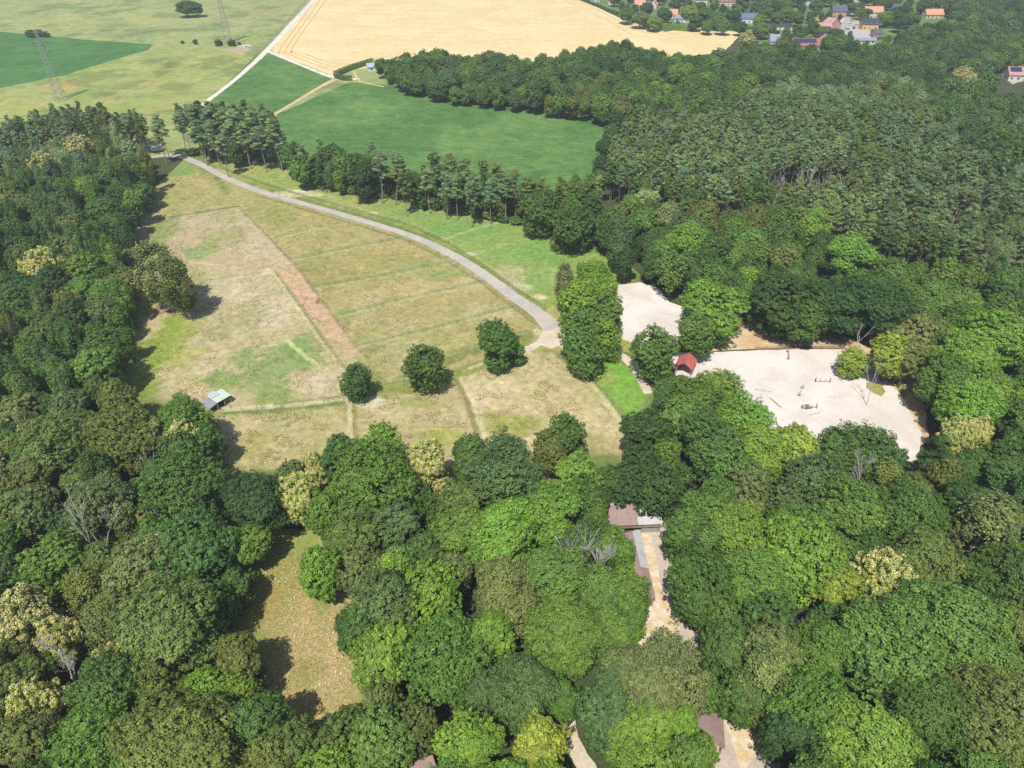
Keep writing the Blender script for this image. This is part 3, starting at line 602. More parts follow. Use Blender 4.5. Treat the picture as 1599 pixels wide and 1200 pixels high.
def put_tree(kind, x, y, rad, h, col, label=None, group=None, jit=.12):
    nm, word = KW[kind]; P = random.choice(PR['big' if kind == 'broad' and rad > 5.6 else kind]); c = LC[col]
    px, py, zc = Pj(x, y, h * CEN[kind]); wpx = 2 * rad * FPX / zc
    t = empty(nm, (x, y, 0), random.uniform(0, 6.28))
    s = rad / PRAD[kind]; an = random.uniform(-.16, .16) if label is None else 0; t.scale = (s * (1 + an), s * (1 - an), h / PH_[kind])
    if kind not in ('bush', 'round'): t.rotation_euler = (random.gauss(0, .045), random.gauss(0, .045), t.rotation_euler.z)
    f = random.uniform(1 - jit, 1 + jit); cc = (c[0] * f * random.uniform(.9, 1.12), c[1] * f, c[2] * f * random.uniform(.88, 1.12), 1)
    if kind in ('dead', 'twiggy'): link('branches', P[0], t)
    elif kind == 'chestnut':
        o = link('crown', P[0], t); o.color = cc; b = link('blossom', P[1], o); link('trunk', P[2], t)
    else:
        o = link('crown', P[0], t); o.color = cc
        if len(P) > 1: link('trunk', P[1], t)
    if label is None:
        size = 'broad ' if rad > 6.3 else 'small ' if rad < (4.3 if kind == 'broad' else 2.2) else ''
        cn = '' if kind in ('dead', 'twiggy', 'chestnut') else CN[col] + ' '
        label = (size + cn + word + ' ' + landmark(px, py)); group = group or ('trees ' + landmark(px, py))
    tag(t, label, 'bush' if kind == 'bush' else 'tree', group); return t
HAND = []
def T(px, py, w, kind='broad', col='m', label=None, h=None, hk=1.0):
    if kind == 'broad' and w >= 80 and py > 600: w *= .86
    if kind in ('broad', 'birch') and 590 < py < 800 and label is None: py += 14
    if py < 60: hk = .68
    """a tree whose crown is centred on a point of the photograph and is w pixels wide"""
    hh = h or 17
    for _ in range(4):
        g = G(px, py, hh * CEN[kind]); dist = (g - Vector((0, 0, CAM_H))).length; r = w / 2 * dist / FPX
        if h is None: hh = {'round': 14 * (r / 5) ** .6, 'broad': 15.5 * (r / 5) ** .5, 'chestnut': 16.5 * (r / 5) ** .4, 'birch': 17 * (r / 3) ** .35, 'pine': 18 * (r / 2.9) ** .3, 'spruce': 17, 'dead': 15, 'twiggy': 15, 'bush': r * 1.5}[kind] * hk
    g = G(px, py, hh * CEN[kind]); HAND.append((g.x, g.y, r, kind, hh, col, label)); TREES.append((g.x, g.y, r))
# free-standing and conspicuous trees
T(249, 424, 62, 'birch', 'g', 'taller of the two pale birches standing in the dry left paddock'); T(280, 441, 50, 'birch', 'o', 'shorter right-hand birch of the pair in the dry left paddock')
T(556, 598, 48, 'round', 'd', 'small round dark tree at the fence corner between the paddocks'); T(663, 575, 66, 'round', 'd', 'round dark green tree between the other two single paddock trees')
T(776, 540, 70, 'round', 'd', 'tallest single tree with pointed top at the lower end of the striped paddocks', h=15); T(803, 553, 34, 'round', 'm', 'small tree leaning on the tallest single paddock tree', h=8)
for a in [(925,436,60,'broad','b'),(950,455,40,'broad','b'),(905,476,64,'round','b'),(940,494,64,'round','m'),(907,522,70,'round','m'),(945,530,52,'round','b'),(915,553,62,'round','m'),(885,445,36,'birch','g'),
          (1022,552,76,'round','m'),(1112,490,88,'round','b'),(1085,520,52,'broad','m'),(1218,478,92,'round','k'),(1260,500,50,'broad','d'),(1330,470,90,'broad','k'),(1290,470,70,'broad','d'),(1380,480,80,'broad','k'),(1325,398,66,'broad','b'),(1275,352,50,'broad','b'),
          (1072,378,62,'broad','b'),(1050,420,50,'broad','m'),(1500,560,80,'broad','b'),(1560,530,84,'broad','b'),(1520,620,90,'broad','b'),(1470,590,70,'broad','m'),(893,356,68,'round','d'),(845,335,62,'round','d'),(1430,525,54,'broad','c'),(1395,548,56,'broad','y'),(1420,560,50,'broad','o'),
          (1085,615,100,'broad','m'),(1120,600,70,'broad','b'),(1160,640,90,'broad','b'),(1110,680,110,'broad','d'),(1060,640,70,'broad','m'),(1190,690,90,'broad','b'),(1000,710,66,'broad','k'),(1030,745,84,'broad','k'),(1040,700,50,'broad','m'),(1240,690,70,'broad','y'),
          (1340,692,100,'broad','d'),(1275,735,96,'broad','t'),(1300,690,60,'broad','d'),(1375,720,70,'broad','d'),(1450,712,46,'spruce','k'),(1480,730,50,'broad','o'),(1170,760,90,'broad','g'),(1110,780,100,'broad','m'),(1070,832,80,'broad','m'),(1150,830,110,'broad','b'),
          (1098,903,120,'broad','d'),(1180,900,110,'broad','m'),(1250,870,140,'broad','b'),(1330,800,110,'broad','m'),(1410,800,110,'broad','d'),(1500,800,90,'broad','d'),(1530,830,80,'birch','g'),(1440,880,110,'broad','o'),(1560,900,110,'broad','d'),(1296,922,66,'broad','y'),(1262,990,56,'twiggy','c'),
          (1380,1000,160,'broad','m'),(1490,980,150,'broad','m'),(1350,1160,130,'broad','b'),(1450,1110,120,'broad','d'),(1550,1110,140,'broad','o'),(1540,1070,60,'broad','y'),(1260,1100,120,'broad','m'),(1200,1030,110,'broad','g'),(1185,1070,70,'birch','g'),(1290,1020,110,'broad','m'),
          (1032,1055,146,'broad','g'),(960,1060,70,'broad','g'),(945,1115,100,'broad','t'),(845,1172,90,'broad','y'),(1022,1150,104,'broad','b'),(1058,1195,80,'broad','m'),(990,1165,70,'broad','b'),(1140,1010,90,'broad','d'),(1170,1090,80,'broad','d'),(1235,1140,70,'broad','k'),  # the 't' tree here: bluish lens flare tint put into its leaf colour
          (278,975,166,'broad','o'),(285,1158,170,'broad','o'),(180,1080,110,'broad','d'),(330,1085,70,'broad','b'),(370,1090,50,'broad','b'),(245,1065,80,'broad','o'),(150,1140,110,'broad','m'),(40,1160,90,'broad','o'),
          (590,735,150,'broad','m'),(540,700,80,'broad','d'),(600,690,90,'broad','b'),(405,768,110,'broad','k'),(460,735,50,'broad','g'),(285,745,130,'broad','d'),(305,845,130,'broad','d'),(283,640,84,'broad','m'),(318,680,50,'broad','d'),(190,665,110,'broad','o'),(95,680,110,'broad','o'),(230,880,120,'broad','g'),(150,800,110,'broad','g'),
          (790,720,140,'broad','t'),(740,700,70,'broad','d'),(880,672,70,'broad','d'),(855,690,60,'broad','o'),(790,830,130,'broad','b'),(860,800,110,'broad','b'),(730,830,110,'broad','m'),(545,850,90,'broad','o'),(500,890,80,'broad','b'),(600,950,110,'broad','t'),(560,980,70,'broad','d'),(570,900,90,'broad','g'),
          (670,930,110,'broad','b'),(690,1030,140,'broad','m'),(790,930,120,'broad','g'),(770,1000,90,'broad','b'),(860,900,110,'broad','m'),(880,990,120,'broad','m'),(820,1080,120,'broad','t'),(900,860,70,'broad','d'),(912,765,70,'broad','d'),(900,730,70,'broad','b'),
          (725,1160,76,'broad','b'),(740,1170,70,'broad','b'),(600,1100,80,'broad','o'),(540,1150,80,'broad','o'),(470,1160,80,'broad','o'),(430,1185,80,'broad','o'),(985,960,60,'broad','m'),(960,990,70,'broad','m'),
          (665,870,80,'broad','d'),(620,830,90,'broad','t'),(690,800,60,'broad','d'),(720,780,70,'broad','o'),(495,790,50,'broad','m'),(1200,960,70,'broad','d'),(940,930,90,'broad','m'),(976,905,44,'broad','b'),(985,738,60,'broad','k'),(955,742,50,'broad','d'),(928,800,44,'broad','m'),(1015,750,50,'broad','d'),(984,938,60,'broad','m'),(950,850,54,'broad','m'),(985,985,40,'broad','b'),(1066,1132,56,'broad','b'),(1088,1178,50,'broad','m'),(975,868,40,'broad','m')]:
    T(*a)
T(1332, 566, 44, 'round', 'y', 'small bright bushy tree standing out on the sand of the large arena', h=9)
for a in [(66,418,46,'chestnut','y','round cream-blossomed tree deep in the left wood level with the paddock birches'),(285,688,58,'chestnut','y','cream-blossomed tree on the wood edge below the field shelter'),(222,808,34,'chestnut','y','narrow cream-blossomed tree hemmed in by green crowns left of the glade top'),
          (668,722,66,'chestnut','y','brightest cream-blossomed round tree on the edge of the lower paddocks'),(466,775,66,'chestnut','y','tall half-blossomed yellow tree above the glade'),(497,738,38,'chestnut','y','small yellowish blossoming tree behind the tall half-blossomed one'),
          (1497,680,40,'chestnut','y','left of the two cream-blossomed crowns right of the arena corner'),(1525,678,36,'chestnut','y','right of the two cream-blossomed crowns right of the arena corner'),(1375,903,80,'chestnut','y','wide cream-blossomed tree in the right front wood'),
          (35,965,66,'chestnut','o','large fading blossomed tree by the left border of the picture'),(92,1000,50,'chestnut','y','yellow-blossomed tree next to the leafless grey one at lower left'),(172,1045,56,'chestnut','y','cream-blossomed tree beside the big olive oak left of the glade'),(50,1110,64,'chestnut','y','lowest blossomed tree near the bottom left corner'),
          (1585,925,50,'chestnut','y','blossoming yellow tree cut by the right border of the picture'),(128,236,34,'chestnut','o','far brownish-blossomed tree near the top of the left wood'),(70,262,34,'chestnut','o','faint brownish-blossomed tree by the far left corner of the wood'),
          (1500,122,22,'chestnut','o','pale brown blossomed tree left of the lone house at the right border'),(1515,132,16,'chestnut','y','tiny yellow-blossomed tree just below the pale brown one near the lone house'),(1170,64,20,'chestnut','o','brownish tree at the end of the straw-coloured strip'),(705,775,44,'chestnut','o','partly blossomed tree just below the brightest cream-blossomed one')]:
    T(*a)
for a in [(1348,512,26,'dead','c','white forked snag at the far side of the large arena'),(1398,535,26,'dead','c','leaning bare trunk right of the forked snag by the arena'),(100,1036,60,'twiggy','c','leafless grey tree among the blossoming trees at lower left',20),(942,884,90,'twiggy','c','wide leafless grey tree left of the stable lane',21),(905,858,54,'dead','c','pale bare limbs standing left of the wide leafless tree',20),
          (228,700,40,'dead','c','bare forked branches rising from the left wood below the shelter',20),(148,826,50,'dead','c','long bare trunk leaning in the left wood',20),(1055,632,36,'dead','c','bare white branches among the trees below the red roof'),(1352,748,50,'twiggy','c','small leafless crown among green trees under the large arena',19),
          (1370,590,20,'dead','c','thin pale leaning trunk at the grass patch of the arena'),(1190,288,24,'dead','c'),(1202,284,22,'dead','c'),(1214,290,24,'dead','c'),(1228,286,22,'dead','c'),(1240,290,24,'twiggy','c'),(1252,285,22,'dead','c'),(1270,282,24,'dead','c'),(1284,286,22,'dead','c'),(1300,280,24,'dead','c'),(1316,284,22,'dead','c'),(1470,350,22,'dead','c'),(1482,346,22,'dead','c'),(1010,205,24,'twiggy','c'),(1025,198,24,'twiggy','c'),(1045,205,22,'twiggy','c'),(1030,215,22,'twiggy','c'),(1060,195,22,'twiggy','c'),(1130,178,22,'twiggy','c'),(1160,172,22,'twiggy','c'),(1008,222,20,'twiggy','c'),(1180,240,20,'twiggy','c'),(985,240,24,'twiggy','c'),(1290,140,20,'twiggy','c'),(1035,180,26,'twiggy','c'),(1145,182,24,'twiggy','c'),(1420,165,20,'twiggy','c'),(1580,200,24,'twiggy','c'),(1060,250,26,'twiggy','c'),(1230,240,20,'twiggy','c'),(1560,215,26,'dead','c')]:
    T(*a)
# belt between meadow and green field, pine clump at the road
for a in [(452,245,30,'broad','m'),(475,240,24,'pine','p'),(470,262,34,'broad','m'),(497,240,24,'spruce','p'),(520,248,36,'broad','d'),(535,262,36,'broad','m'),(560,262,40,'broad','d'),(578,245,26,'spruce','p'),(590,258,34,'pine','p'),(570,280,40,'broad','k'),(612,262,34,'pine','p'),(625,258,30,'pine','g'),
          (630,285,24,'pine','g'),(648,305,26,'bush','m'),(680,258,34,'pine','g'),(705,262,34,'pine','g'),(695,285,30,'pine','p'),(728,270,34,'pine','g'),(740,285,28,'pine','p'),(755,268,30,'pine','g'),(775,275,32,'pine','g'),(790,292,30,'pine','p'),(805,285,30,'pine','g'),(825,298,34,'pine','g'),(848,305,30,'pine','g'),(870,315,30,'broad','o'),(900,300,34,'broad','m'),(925,290,30,'broad','m'),
          (735,300,26,'pine','p'),(765,296,26,'pine','p'),(712,290,24,'pine','p'),(668,280,26,'pine','p')]: T(*a)
for a in [(278,190,28),(300,182,30),(322,185,32),(345,185,30),(368,188,32),(392,190,34),(415,195,34),(430,212,30),(405,215,28),(380,210,28),(355,208,26),(330,205,28),(310,205,28),(345,225,24),(245,205,24),(250,195,24)]: T(*a, 'pine', 'p')
for a in [(300,238,18),(318,236,16),(335,240,18),(352,243,18),(372,244,20),(388,243,18),(412,246,20),(430,246,18),(445,258,18),(462,272,18),(488,278,18),(508,282,20),(530,290,20),(552,296,20),(575,302,18),(598,302,20),(618,305,18),(662,318,18),(682,322,18),(700,325,20),(722,329,20),(742,333,18),(764,338,20),(786,341,20),(806,344,18)]: T(*a, 'bush', random.choice('dmdk'), h=3.6)
for i_, a in enumerate([(600,268),(622,274),(642,280),(665,286),(686,292),(703,297),(720,301),(738,305),(756,308),(775,311),(792,315),(812,318),(832,322),(612,286),(636,294),(700,308),(745,316),(780,322)]): T(*a, 27, 'broad', 'dktmdg'[i_ % 6], None, 8.5)
for a in [(940,262,30,'broad','k'),(946,238,28,'broad','k'),(955,212,26,'broad','d'),(962,192,26,'broad','k'),(934,285,30,'broad','d')]: T(*a)
T(365, 234, 24, 'broad', 'd'); T(400, 236, 22, 'bush', 'd')
# village and field trees
T(290, 11, 24, 'broad', 'd', 'lone dark tree in the far pasture, left trunk of two'); T(306, 12, 20, 'broad', 'd', 'lone dark tree in the far pasture, right trunk of two')
for a in [(285,66,5),(305,66,8),(342,67,10),(361,67,11),(373,68,5)]: T(*a, 'bush', 'k', 'small dark bush in the row at the foot of the far pylon')
for a in [(46,52,14),(60,52,14),(70,54,12),(54,54,12)]: T(*a, 'bush', 'k', 'dark bush in the low thicket behind the near pylon')
for a in [(980,22,24,'broad','m'),(1000,28,26,'broad','g'),(1022,34,22,'broad','b'),(1010,15,18,'broad','k'),(1038,22,22,'broad','d'),(1075,18,22,'broad','y'),(1105,22,26,'broad','t'),(1088,34,22,'broad','d'),(1120,30,26,'broad','m'),(1145,25,24,'broad','k'),(1130,40,20,'broad','m'),(1155,42,18,'broad','d'),(1105,40,18,'broad','m'),
          (1182,12,20,'broad','d'),(1195,20,22,'broad','m'),(1175,52,20,'broad','d'),(1190,45,22,'broad','m'),(1185,32,18,'broad','b'),(1215,28,22,'broad','g'),(1230,20,22,'broad','m'),(1245,28,20,'broad','m'),(1212,12,20,'broad','k'),(1225,5,20,'broad','m'),(1275,8,18,'broad','m'),(1248,50,22,'spruce','t'),(1230,62,16,'broad','d'),(1222,72,20,'broad','m'),
          (1240,78,20,'broad','d'),(1270,40,14,'broad','d'),(1285,50,16,'broad','m'),(1305,52,14,'broad','d'),(1290,70,22,'broad','m'),(1310,68,20,'broad','m'),(1330,12,16,'broad','d'),(1355,-4,20,'broad','k'),(1345,20,12,'broad','o'),(1383,27,22,'broad','b'),(1405,22,30,'broad','k'),(1412,35,22,'broad','k'),(1375,5,16,'broad','d'),(1425,30,26,'broad','m'),(1395,2,22,'broad','m'),(1355,20,10,'broad','t'),
          (1250,-4,22,'broad','d'),(1290,-4,20,'broad','m'),(1320,0,18,'broad','k'),(1160,-2,20,'broad','m'),(1140,-6,18,'broad','d'),(1060,-4,18,'broad','m'),(1055,10,10,'broad','k'),(1075,4,12,'broad','m'),(1095,10,12,'broad','d'),(1117,10,10,'broad','d'),(1128,14,10,'broad','k'),(960,-2,16,'broad','m'),(1030,-4,16,'broad','b')]: T(*a)
for k, (a, b, r, kd, hh, c, lb) in enumerate(HAND): put_tree(kd, a, b, r, hh, c, lb, None if lb is None or 'row at' not in lb and 'thicket' not in lb else 'bushes by the pylon ' + lb[-10:])

# ------------------------------------------------------------------ filling the woods
ZC = [(60,230,'ptgp'),(180,220,'ptdo'),(60,320,'otdt'),(160,320,'kdmd'),(60,420,'odkd'),(150,440,'mgmd'),(60,500,'odko'),(140,520,'mgmd'),(60,580,'dmmt'),(180,560,'mmdo'),(80,700,'odgm'),(230,700,'tdom'),(60,800,'gmot'),(180,850,'dmgo'),(60,900,'mtmd'),(200,950,'omdo'),(80,1080,'odmd'),(220,1150,'omdm'),(400,720,'kdkd'),
      (500,830,'mmob'),(620,800,'dtdm'),(560,950,'dogt'),(700,900,'bmgm'),(680,1000,'bmbm'),(780,1050,'mtmb'),(620,1130,'obmo'),(760,1150,'bmmb'),(850,950,'mgmm'),(900,1040,'mmtg'),(900,720,'mbdm'),(1000,700,'kdko'),(1100,700,'dmmd'),(1150,820,'mbmd'),(1200,950,'dmdm'),(1100,1050,'gmbm'),(1050,1150,'bmbb'),(1250,1050,'mdmd'),(1350,880,'mbmd'),
      (1300,750,'tdmd'),(1450,780,'dtdo'),(1550,720,'mdmd'),(1500,900,'mdmo'),(1400,1000,'mbmm'),(1500,1100,'omdo'),(1350,1150,'bmmd'),(1550,650,'dmbd'),(1500,500,'mdmo'),(1400,440,'mdom'),(1250,400,'ddmo'),(1150,420,'mdmb'),(1050,400,'mdtd'),(980,380,'tgkt'),(1180,350,'mdom'),(1000,330,'mdoq'),
      (1100,250,'qpqg'),(1000,220,'pqgm'),(1250,230,'pqpq'),(1400,230,'pgpm'),(1300,290,'qpgq'),(1450,300,'pgtp'),(1550,350,'pgtp'),(1200,180,'pmpg'),(1350,170,'pmpg'),(650,100,'dtdm'),(750,130,'dtdm'),(850,110,'dmmd'),(900,160,'mdmo'),(1000,90,'dmdk'),(1050,130,'mbdm'),(1150,120,'dmdt'),(1300,100,'dkdm'),(1450,80,'dkmt'),(1550,60,'dkmt'),(1550,180,'dmtd')]
def zcol(px, py):
    z = min(ZC, key=lambda q: (q[0] - px) ** 2 + ((q[1] - py) * 1.5) ** 2 + random.uniform(0, 2500)); return random.choice(z[2])
HOLES = [[(385,835),(450,822),(500,890),(545,980),(580,1050),(595,1100),(560,1140),(500,1150),(410,1150),(385,1100),(372,1000),(368,900)],
         [(905,765),(960,745),(1045,745),(1062,800),(1075,860),(1110,930),(1115,1000),(1080,1040),(960,1040),(955,960),(960,870),(915,815)],
         [(1080,1095),(1150,1085),(1215,1130),(1225,1230),(1070,1230)], [(865,1090),(925,1090),(975,1230),(875,1230)], [(600,1165),(685,1150),(690,1230),(600,1230)],
         [(1310,540),(1390,560),(1450,640),(1430,720),(1320,600)], [(228,215),(262,212),(262,245),(228,245)], [(1535,95),(1620,90),(1640,150),(1550,150)],
         [(1422,6),(1490,6),(1492,42),(1422,42)],
         [(1176,282),(1200,270),(1330,264),(1342,290),(1250,306),(1190,308)],[(1462,340),(1490,338),(1492,362),(1465,362)]]
ZONES = [('fg', 'b', [(-350,640),(185,622),(250,665),(295,690),(315,740),(370,768),(450,768),(520,750),(560,725),(620,728),(700,768),(740,738),(800,728),(880,712),(930,745),(975,750),(1010,715),(1015,640),(1050,600),(1110,615),(1150,645),(1190,690),(1250,730),(1320,715),(1380,738),(1450,742),(1505,700),(1600,640),(2100,600),(2300,1700),(-700,1700)]),
         ('left', 'b', [(-200,360),(-100,262),(0,250),(60,228),(130,218),(208,222),(232,255),(220,300),(210,330),(204,370),(196,410),(196,470),(202,530),(200,570),(170,600),(185,622),(-350,640)]),
         ('leftpine', 'p', [(-120,225),(0,218),(60,192),(110,186),(165,184),(225,196),(232,215),(130,214),(60,226),(0,246),(-110,258)]),
         ('right', 'b', [(950,330),(1000,302),(1100,322),(1200,335),(1300,372),(1420,405),(1560,440),(2000,430),(2100,600),(1600,640),(1510,690),(1480,650),(1448,590),(1436,550),(1380,500),(1300,480),(1220,462),(1160,455),(1120,440),(1060,425),(1020,410),(965,400),(938,380)]),
         ('pine', 'p', [(950,285),(958,235),(1005,182),(1100,168),(1200,163),(1300,162),(1420,177),(1599,232),(1900,270),(2000,430),(1560,432),(1420,392),(1300,360),(1200,325),(1100,312),(1000,296)]),
         ('belt', 'm', [(448,238),(500,244),(560,258),(640,268),(720,284),(800,296),(870,300),(935,300),(940,350),(860,330),(790,312),(700,302),(600,286),(520,270),(462,258)]),
         ('clump', 'p', [(275,188),(320,178),(420,186),(438,215),(425,232),(380,228),(330,222),(300,214)]),
         ('back', 'b', [(590,95),(640,93),(700,88),(780,92),(850,98),(915,74),(960,70),(1000,74),(1035,88),(1075,92),(1160,86),(1175,64),(1240,84),(1310,80),(1400,74),(1425,45),(1440,8),(1470,-50),(2100,-70),(2100,280),(1650,235),(1420,172),(1200,154),(1000,174),(962,170),(900,160),(800,148),(700,136),(615,118)])]
def far_ok(x, y): return True
HOUSEPX = [(1360,28),(1307,27),(1297,44),(1283,47),(1275,50),(1355,46),(1367,58),(1345,68),(1398,26),(1213,74),(1283,66),(1216,46),(1254,8),(1168,36),(1046,28),(1066,34),(998,13),(1010,16),(1020,13),(957,7),(1075,4),(1093,7),(1132,9),(1158,11),(1455,28),(1254,80),(1588,124),(1330,40),(1318,40),(1325,20),(1335,55)]
ZONES.append(('vil', 'v', [(950,-20),(975,6),(1015,22),(1040,26),(1090,20),(1150,28),(1180,56),(1250,74),(1330,72),(1400,66),(1425,35),(1430,-20),(1300,-30),(1000,-30)]))
cands = []
for zn, kd, poly in ZONES:
    W = Gs(poly, 10.0); xs = [p[0] for p in W]; ys = [p[1] for p in W]; area = (max(xs) - min(xs)) * (max(ys) - min(ys)); holesW = [Gs(h, 10.0) for h in HOLES]
    n = int(area / (9 if kd == 'b' else 4.0)); X = RNG.uniform(min(xs), max(xs), n); Y = RNG.uniform(min(ys), max(ys), n); ok = pip(X, Y, W)
    for h in holesW: ok &= ~pip(X, Y, h)
    x_, y_, z_ = Pj(X, Y, 10.0); ok &= (x_ > -170) & (x_ < 1770) & (y_ > -70) & (y_ < 1420); X = X[ok]; Y = Y[ok]
    for x, y in zip(X, Y):
        if kd == 'b':
            r = random.uniform(3.6, 5.8) if random.random() < .7 else random.uniform(2.6, 3.6); k = .64; kind = 'broad'; u = random.random()
            if zn == 'left' and u < .22: kind = 'birch'; r = random.uniform(2.6, 3.4)
            elif zn == 'fg' and u < .08: kind = 'birch'; r = random.uniform(2.6, 3.6)
        elif kd == 'v':
            k = 1.7; kind = 'broad'; r = random.uniform(1.8, 3.2)
        elif kd == 'm':
            k = .62; kind = random.choice(['pine', 'pine', 'broad', 'spruce']) if x < 10 else random.choice(['pine', 'pine', 'pine', 'broad'])
            if x < -40 and kind == 'pine' and random.random() < .6: kind = 'broad'
            r = random.uniform(2.2, 3.0)
        else: r = random.uniform(1.9, 3.5); k = .58; kind = 'pine'
        if zn == 'pine' and vnoise(np.array([x]), np.array([y]), 40, 2, 8)[0] > .14: kind = random.choice(['broad', 'birch', 'pine']); r = 3.4 if kind == 'broad' else 2.8
        if zn == 'left' and kind == 'broad' and random.random() < .02: kind = 'chestnut'
        cands.append((x, y, r, kind, k, zn))
random.shuffle(cands)
cell = {}
def cadd(x, y, r): cell.setdefault((int(x // 14), int(y // 14)), []).append((x, y, r))
for t in TREES: cadd(*t)
for hp in HOUSEPX: g_ = G(*hp); cadd(g_.x, g_.y, 6.0); cadd(g_.x, g_.y - 10, 4.0); cadd(g_.x, g_.y - 18, 1.5)
acc = []
for x, y, r, kind, k, zn in cands:
    i, j = int(x // 14), int(y // 14); good = True
    for a in (-1, 0, 1):
        for b in (-1, 0, 1):
            for q in cell.get((i + a, j + b), ()):
                if (x - q[0]) ** 2 + (y - q[1]) ** 2 < (k * (r + q[2])) ** 2: good = False; break
            if not good: break
        if not good: break
    if not good: continue
    cadd(x, y, r); h = {'broad': 15.0 * (r / 5) ** .5, 'chestnut': 15, 'birch': 16.5, 'pine': 17.5, 'spruce': 14}[kind] * random.uniform(.82, 1.12)
    h *= .6 if zn == 'vil' else 1
    px, py, zc = Pj(x, y, h * CEN[kind]); acc.append((2 * r / zc * FPX if -30 < px < 1630 and -25 < py < 1230 else 0, x, y, r, h, kind, zcol(px, py), px, py))
acc.sort(key=lambda q: -q[0])
cap = {'broad': 300 - sum(1 for q in HAND if q[3] in ('broad', 'round')), 'pine': 300 - sum(1 for q in HAND if q[3] == 'pine'), 'birch': 200, 'chestnut': 50, 'spruce': 60}
cap['broad'] = max(cap['broad'], 60)
rest = {}
for wpx, x, y, r, h, kind, c, px, py in acc:
    if cap[kind] > 0 and wpx > 0: cap[kind] -= 1; put_tree(kind, x, y, r, h, c)
    else: rest.setdefault(kind, []).append((x, y, r, h, c))
print('individual', len(HAND), 'fill', len(acc), {k: len(v) for k, v in rest.items()})
# the rest of each wood: one object, tree crowns and trunks set on its points
def woodland(name, pts, kind, label):
    n = len(pts); me = bpy.data.meshes.new(name); me.vertices.add(n)
    me.vertices.foreach_set('co', np.array([(p[0], p[1], 0) for p in pts], np.float32).reshape(-1))
    A = me.attributes.new('scl', 'FLOAT_VECTOR', 'POINT'); A.data.foreach_set('vector', np.array([(p[2] / PRAD[kind], p[2] / PRAD[kind], p[3] / PH_[kind]) for p in pts], np.float32).reshape(-1))
    A = me.attributes.new('rot', 'FLOAT_VECTOR', 'POINT'); A.data.foreach_set('vector', np.array([(0, 0, random.uniform(0, 6.28)) for p in pts], np.float32).reshape(-1))
    tint = []
    for p in pts:
        c = LC[p[4]]; f = random.uniform(.86, 1.14); tint += [c[0] * f * random.uniform(.9, 1.12), c[1] * f, c[2] * f, 1]
    A = me.attributes.new('tint', 'FLOAT_COLOR', 'POINT'); A.data.foreach_set('color', np.array(tint, np.float32))
    pr = PR[kind]; A = me.attributes.new('pick', 'INT', 'POINT'); A.data.foreach_set('value', np.array([random.randrange(len(pr)) for p in pts], np.int32))
    o = link(name, me); tag(o, label, 'woodland', kind='stuff')
    ng = bpy.data.node_groups.new(name, 'GeometryNodeTree'); ng.interface.new_socket('Geometry', in_out='INPUT', socket_type='NodeSocketGeometry'); ng.interface.new_socket('Geometry', in_out='OUTPUT', socket_type='NodeSocketGeometry')
    gi = ng.nodes.new('NodeGroupInput'); go = ng.nodes.new('NodeGroupOutput'); L = ng.links.new
    def attr(nm, ty): a = ng.nodes.new('GeometryNodeInputNamedAttribute'); a.data_type = ty; a.inputs[0].default_value = nm; return [s for s in a.outputs if s.enabled and s.name == 'Attribute'][0]
    mp = ng.nodes.new('GeometryNodeMeshToPoints'); L(gi.outputs[0], mp.inputs[0])
    jn = ng.nodes.new('GeometryNodeJoinGeometry'); holder = bpy.data.collections.new(name + '_kinds')
    for k, P in enumerate(pr):
        # crown and trunk of one prototype joined into one mesh
        keys = []
        gj = ng.nodes.new('GeometryNodeJoinGeometry')
        for j, mesh in enumerate(P):
            oo = bpy.data.objects.new('kind_of_tree', mesh); holder.objects.link(oo)
            oi = ng.nodes.new('GeometryNodeObjectInfo'); oi.inputs['Object'].default_value = oo
            gsrc = oi.outputs['Geometry']
            if j == 0:
                sm = ng.nodes.new('GeometryNodeSetMaterial'); sm.inputs['Material'].default_value = LEAF_FAR; L(gsrc, sm.inputs[0]); gsrc = sm.outputs[0]
            L(gsrc, gj.inputs[0])
        ip = ng.nodes.new('GeometryNodeInstanceOnPoints'); cmpn = ng.nodes.new('FunctionNodeCompare'); cmpn.data_type = 'INT'; cmpn.operation = 'EQUAL'
        ii = [s for s in cmpn.inputs if s.enabled]; L(attr('pick', 'INT'), ii[0]); ii[1].default_value = k
        L(mp.outputs[0], ip.inputs['Points']); L(gj.outputs[0], ip.inputs['Instance']); L(cmpn.outputs[0], ip.inputs['Selection'])
        L(attr('rot', 'FLOAT_VECTOR'), ip.inputs['Rotation']); L(attr('scl', 'FLOAT_VECTOR'), ip.inputs['Scale']); L(ip.outputs[0], jn.inputs[0])
    L(jn.outputs[0], go.inputs[0]); md = o.modifiers.new('trees', 'NODES'); md.node_group = ng; return o
if rest.get('broad'): woodland('woodland', rest['broad'], 'broad', 'broadleaf woodland canopy filling the woods behind and between the single trees')
if rest.get('pine'): woodland('pine_woodland', rest['pine'], 'pine', 'mass of dull green pines in the far right wood')
if rest.get('birch'): woodland('birch_woodland', rest['birch'], 'birch', 'feathery birches among the outlying woodland')
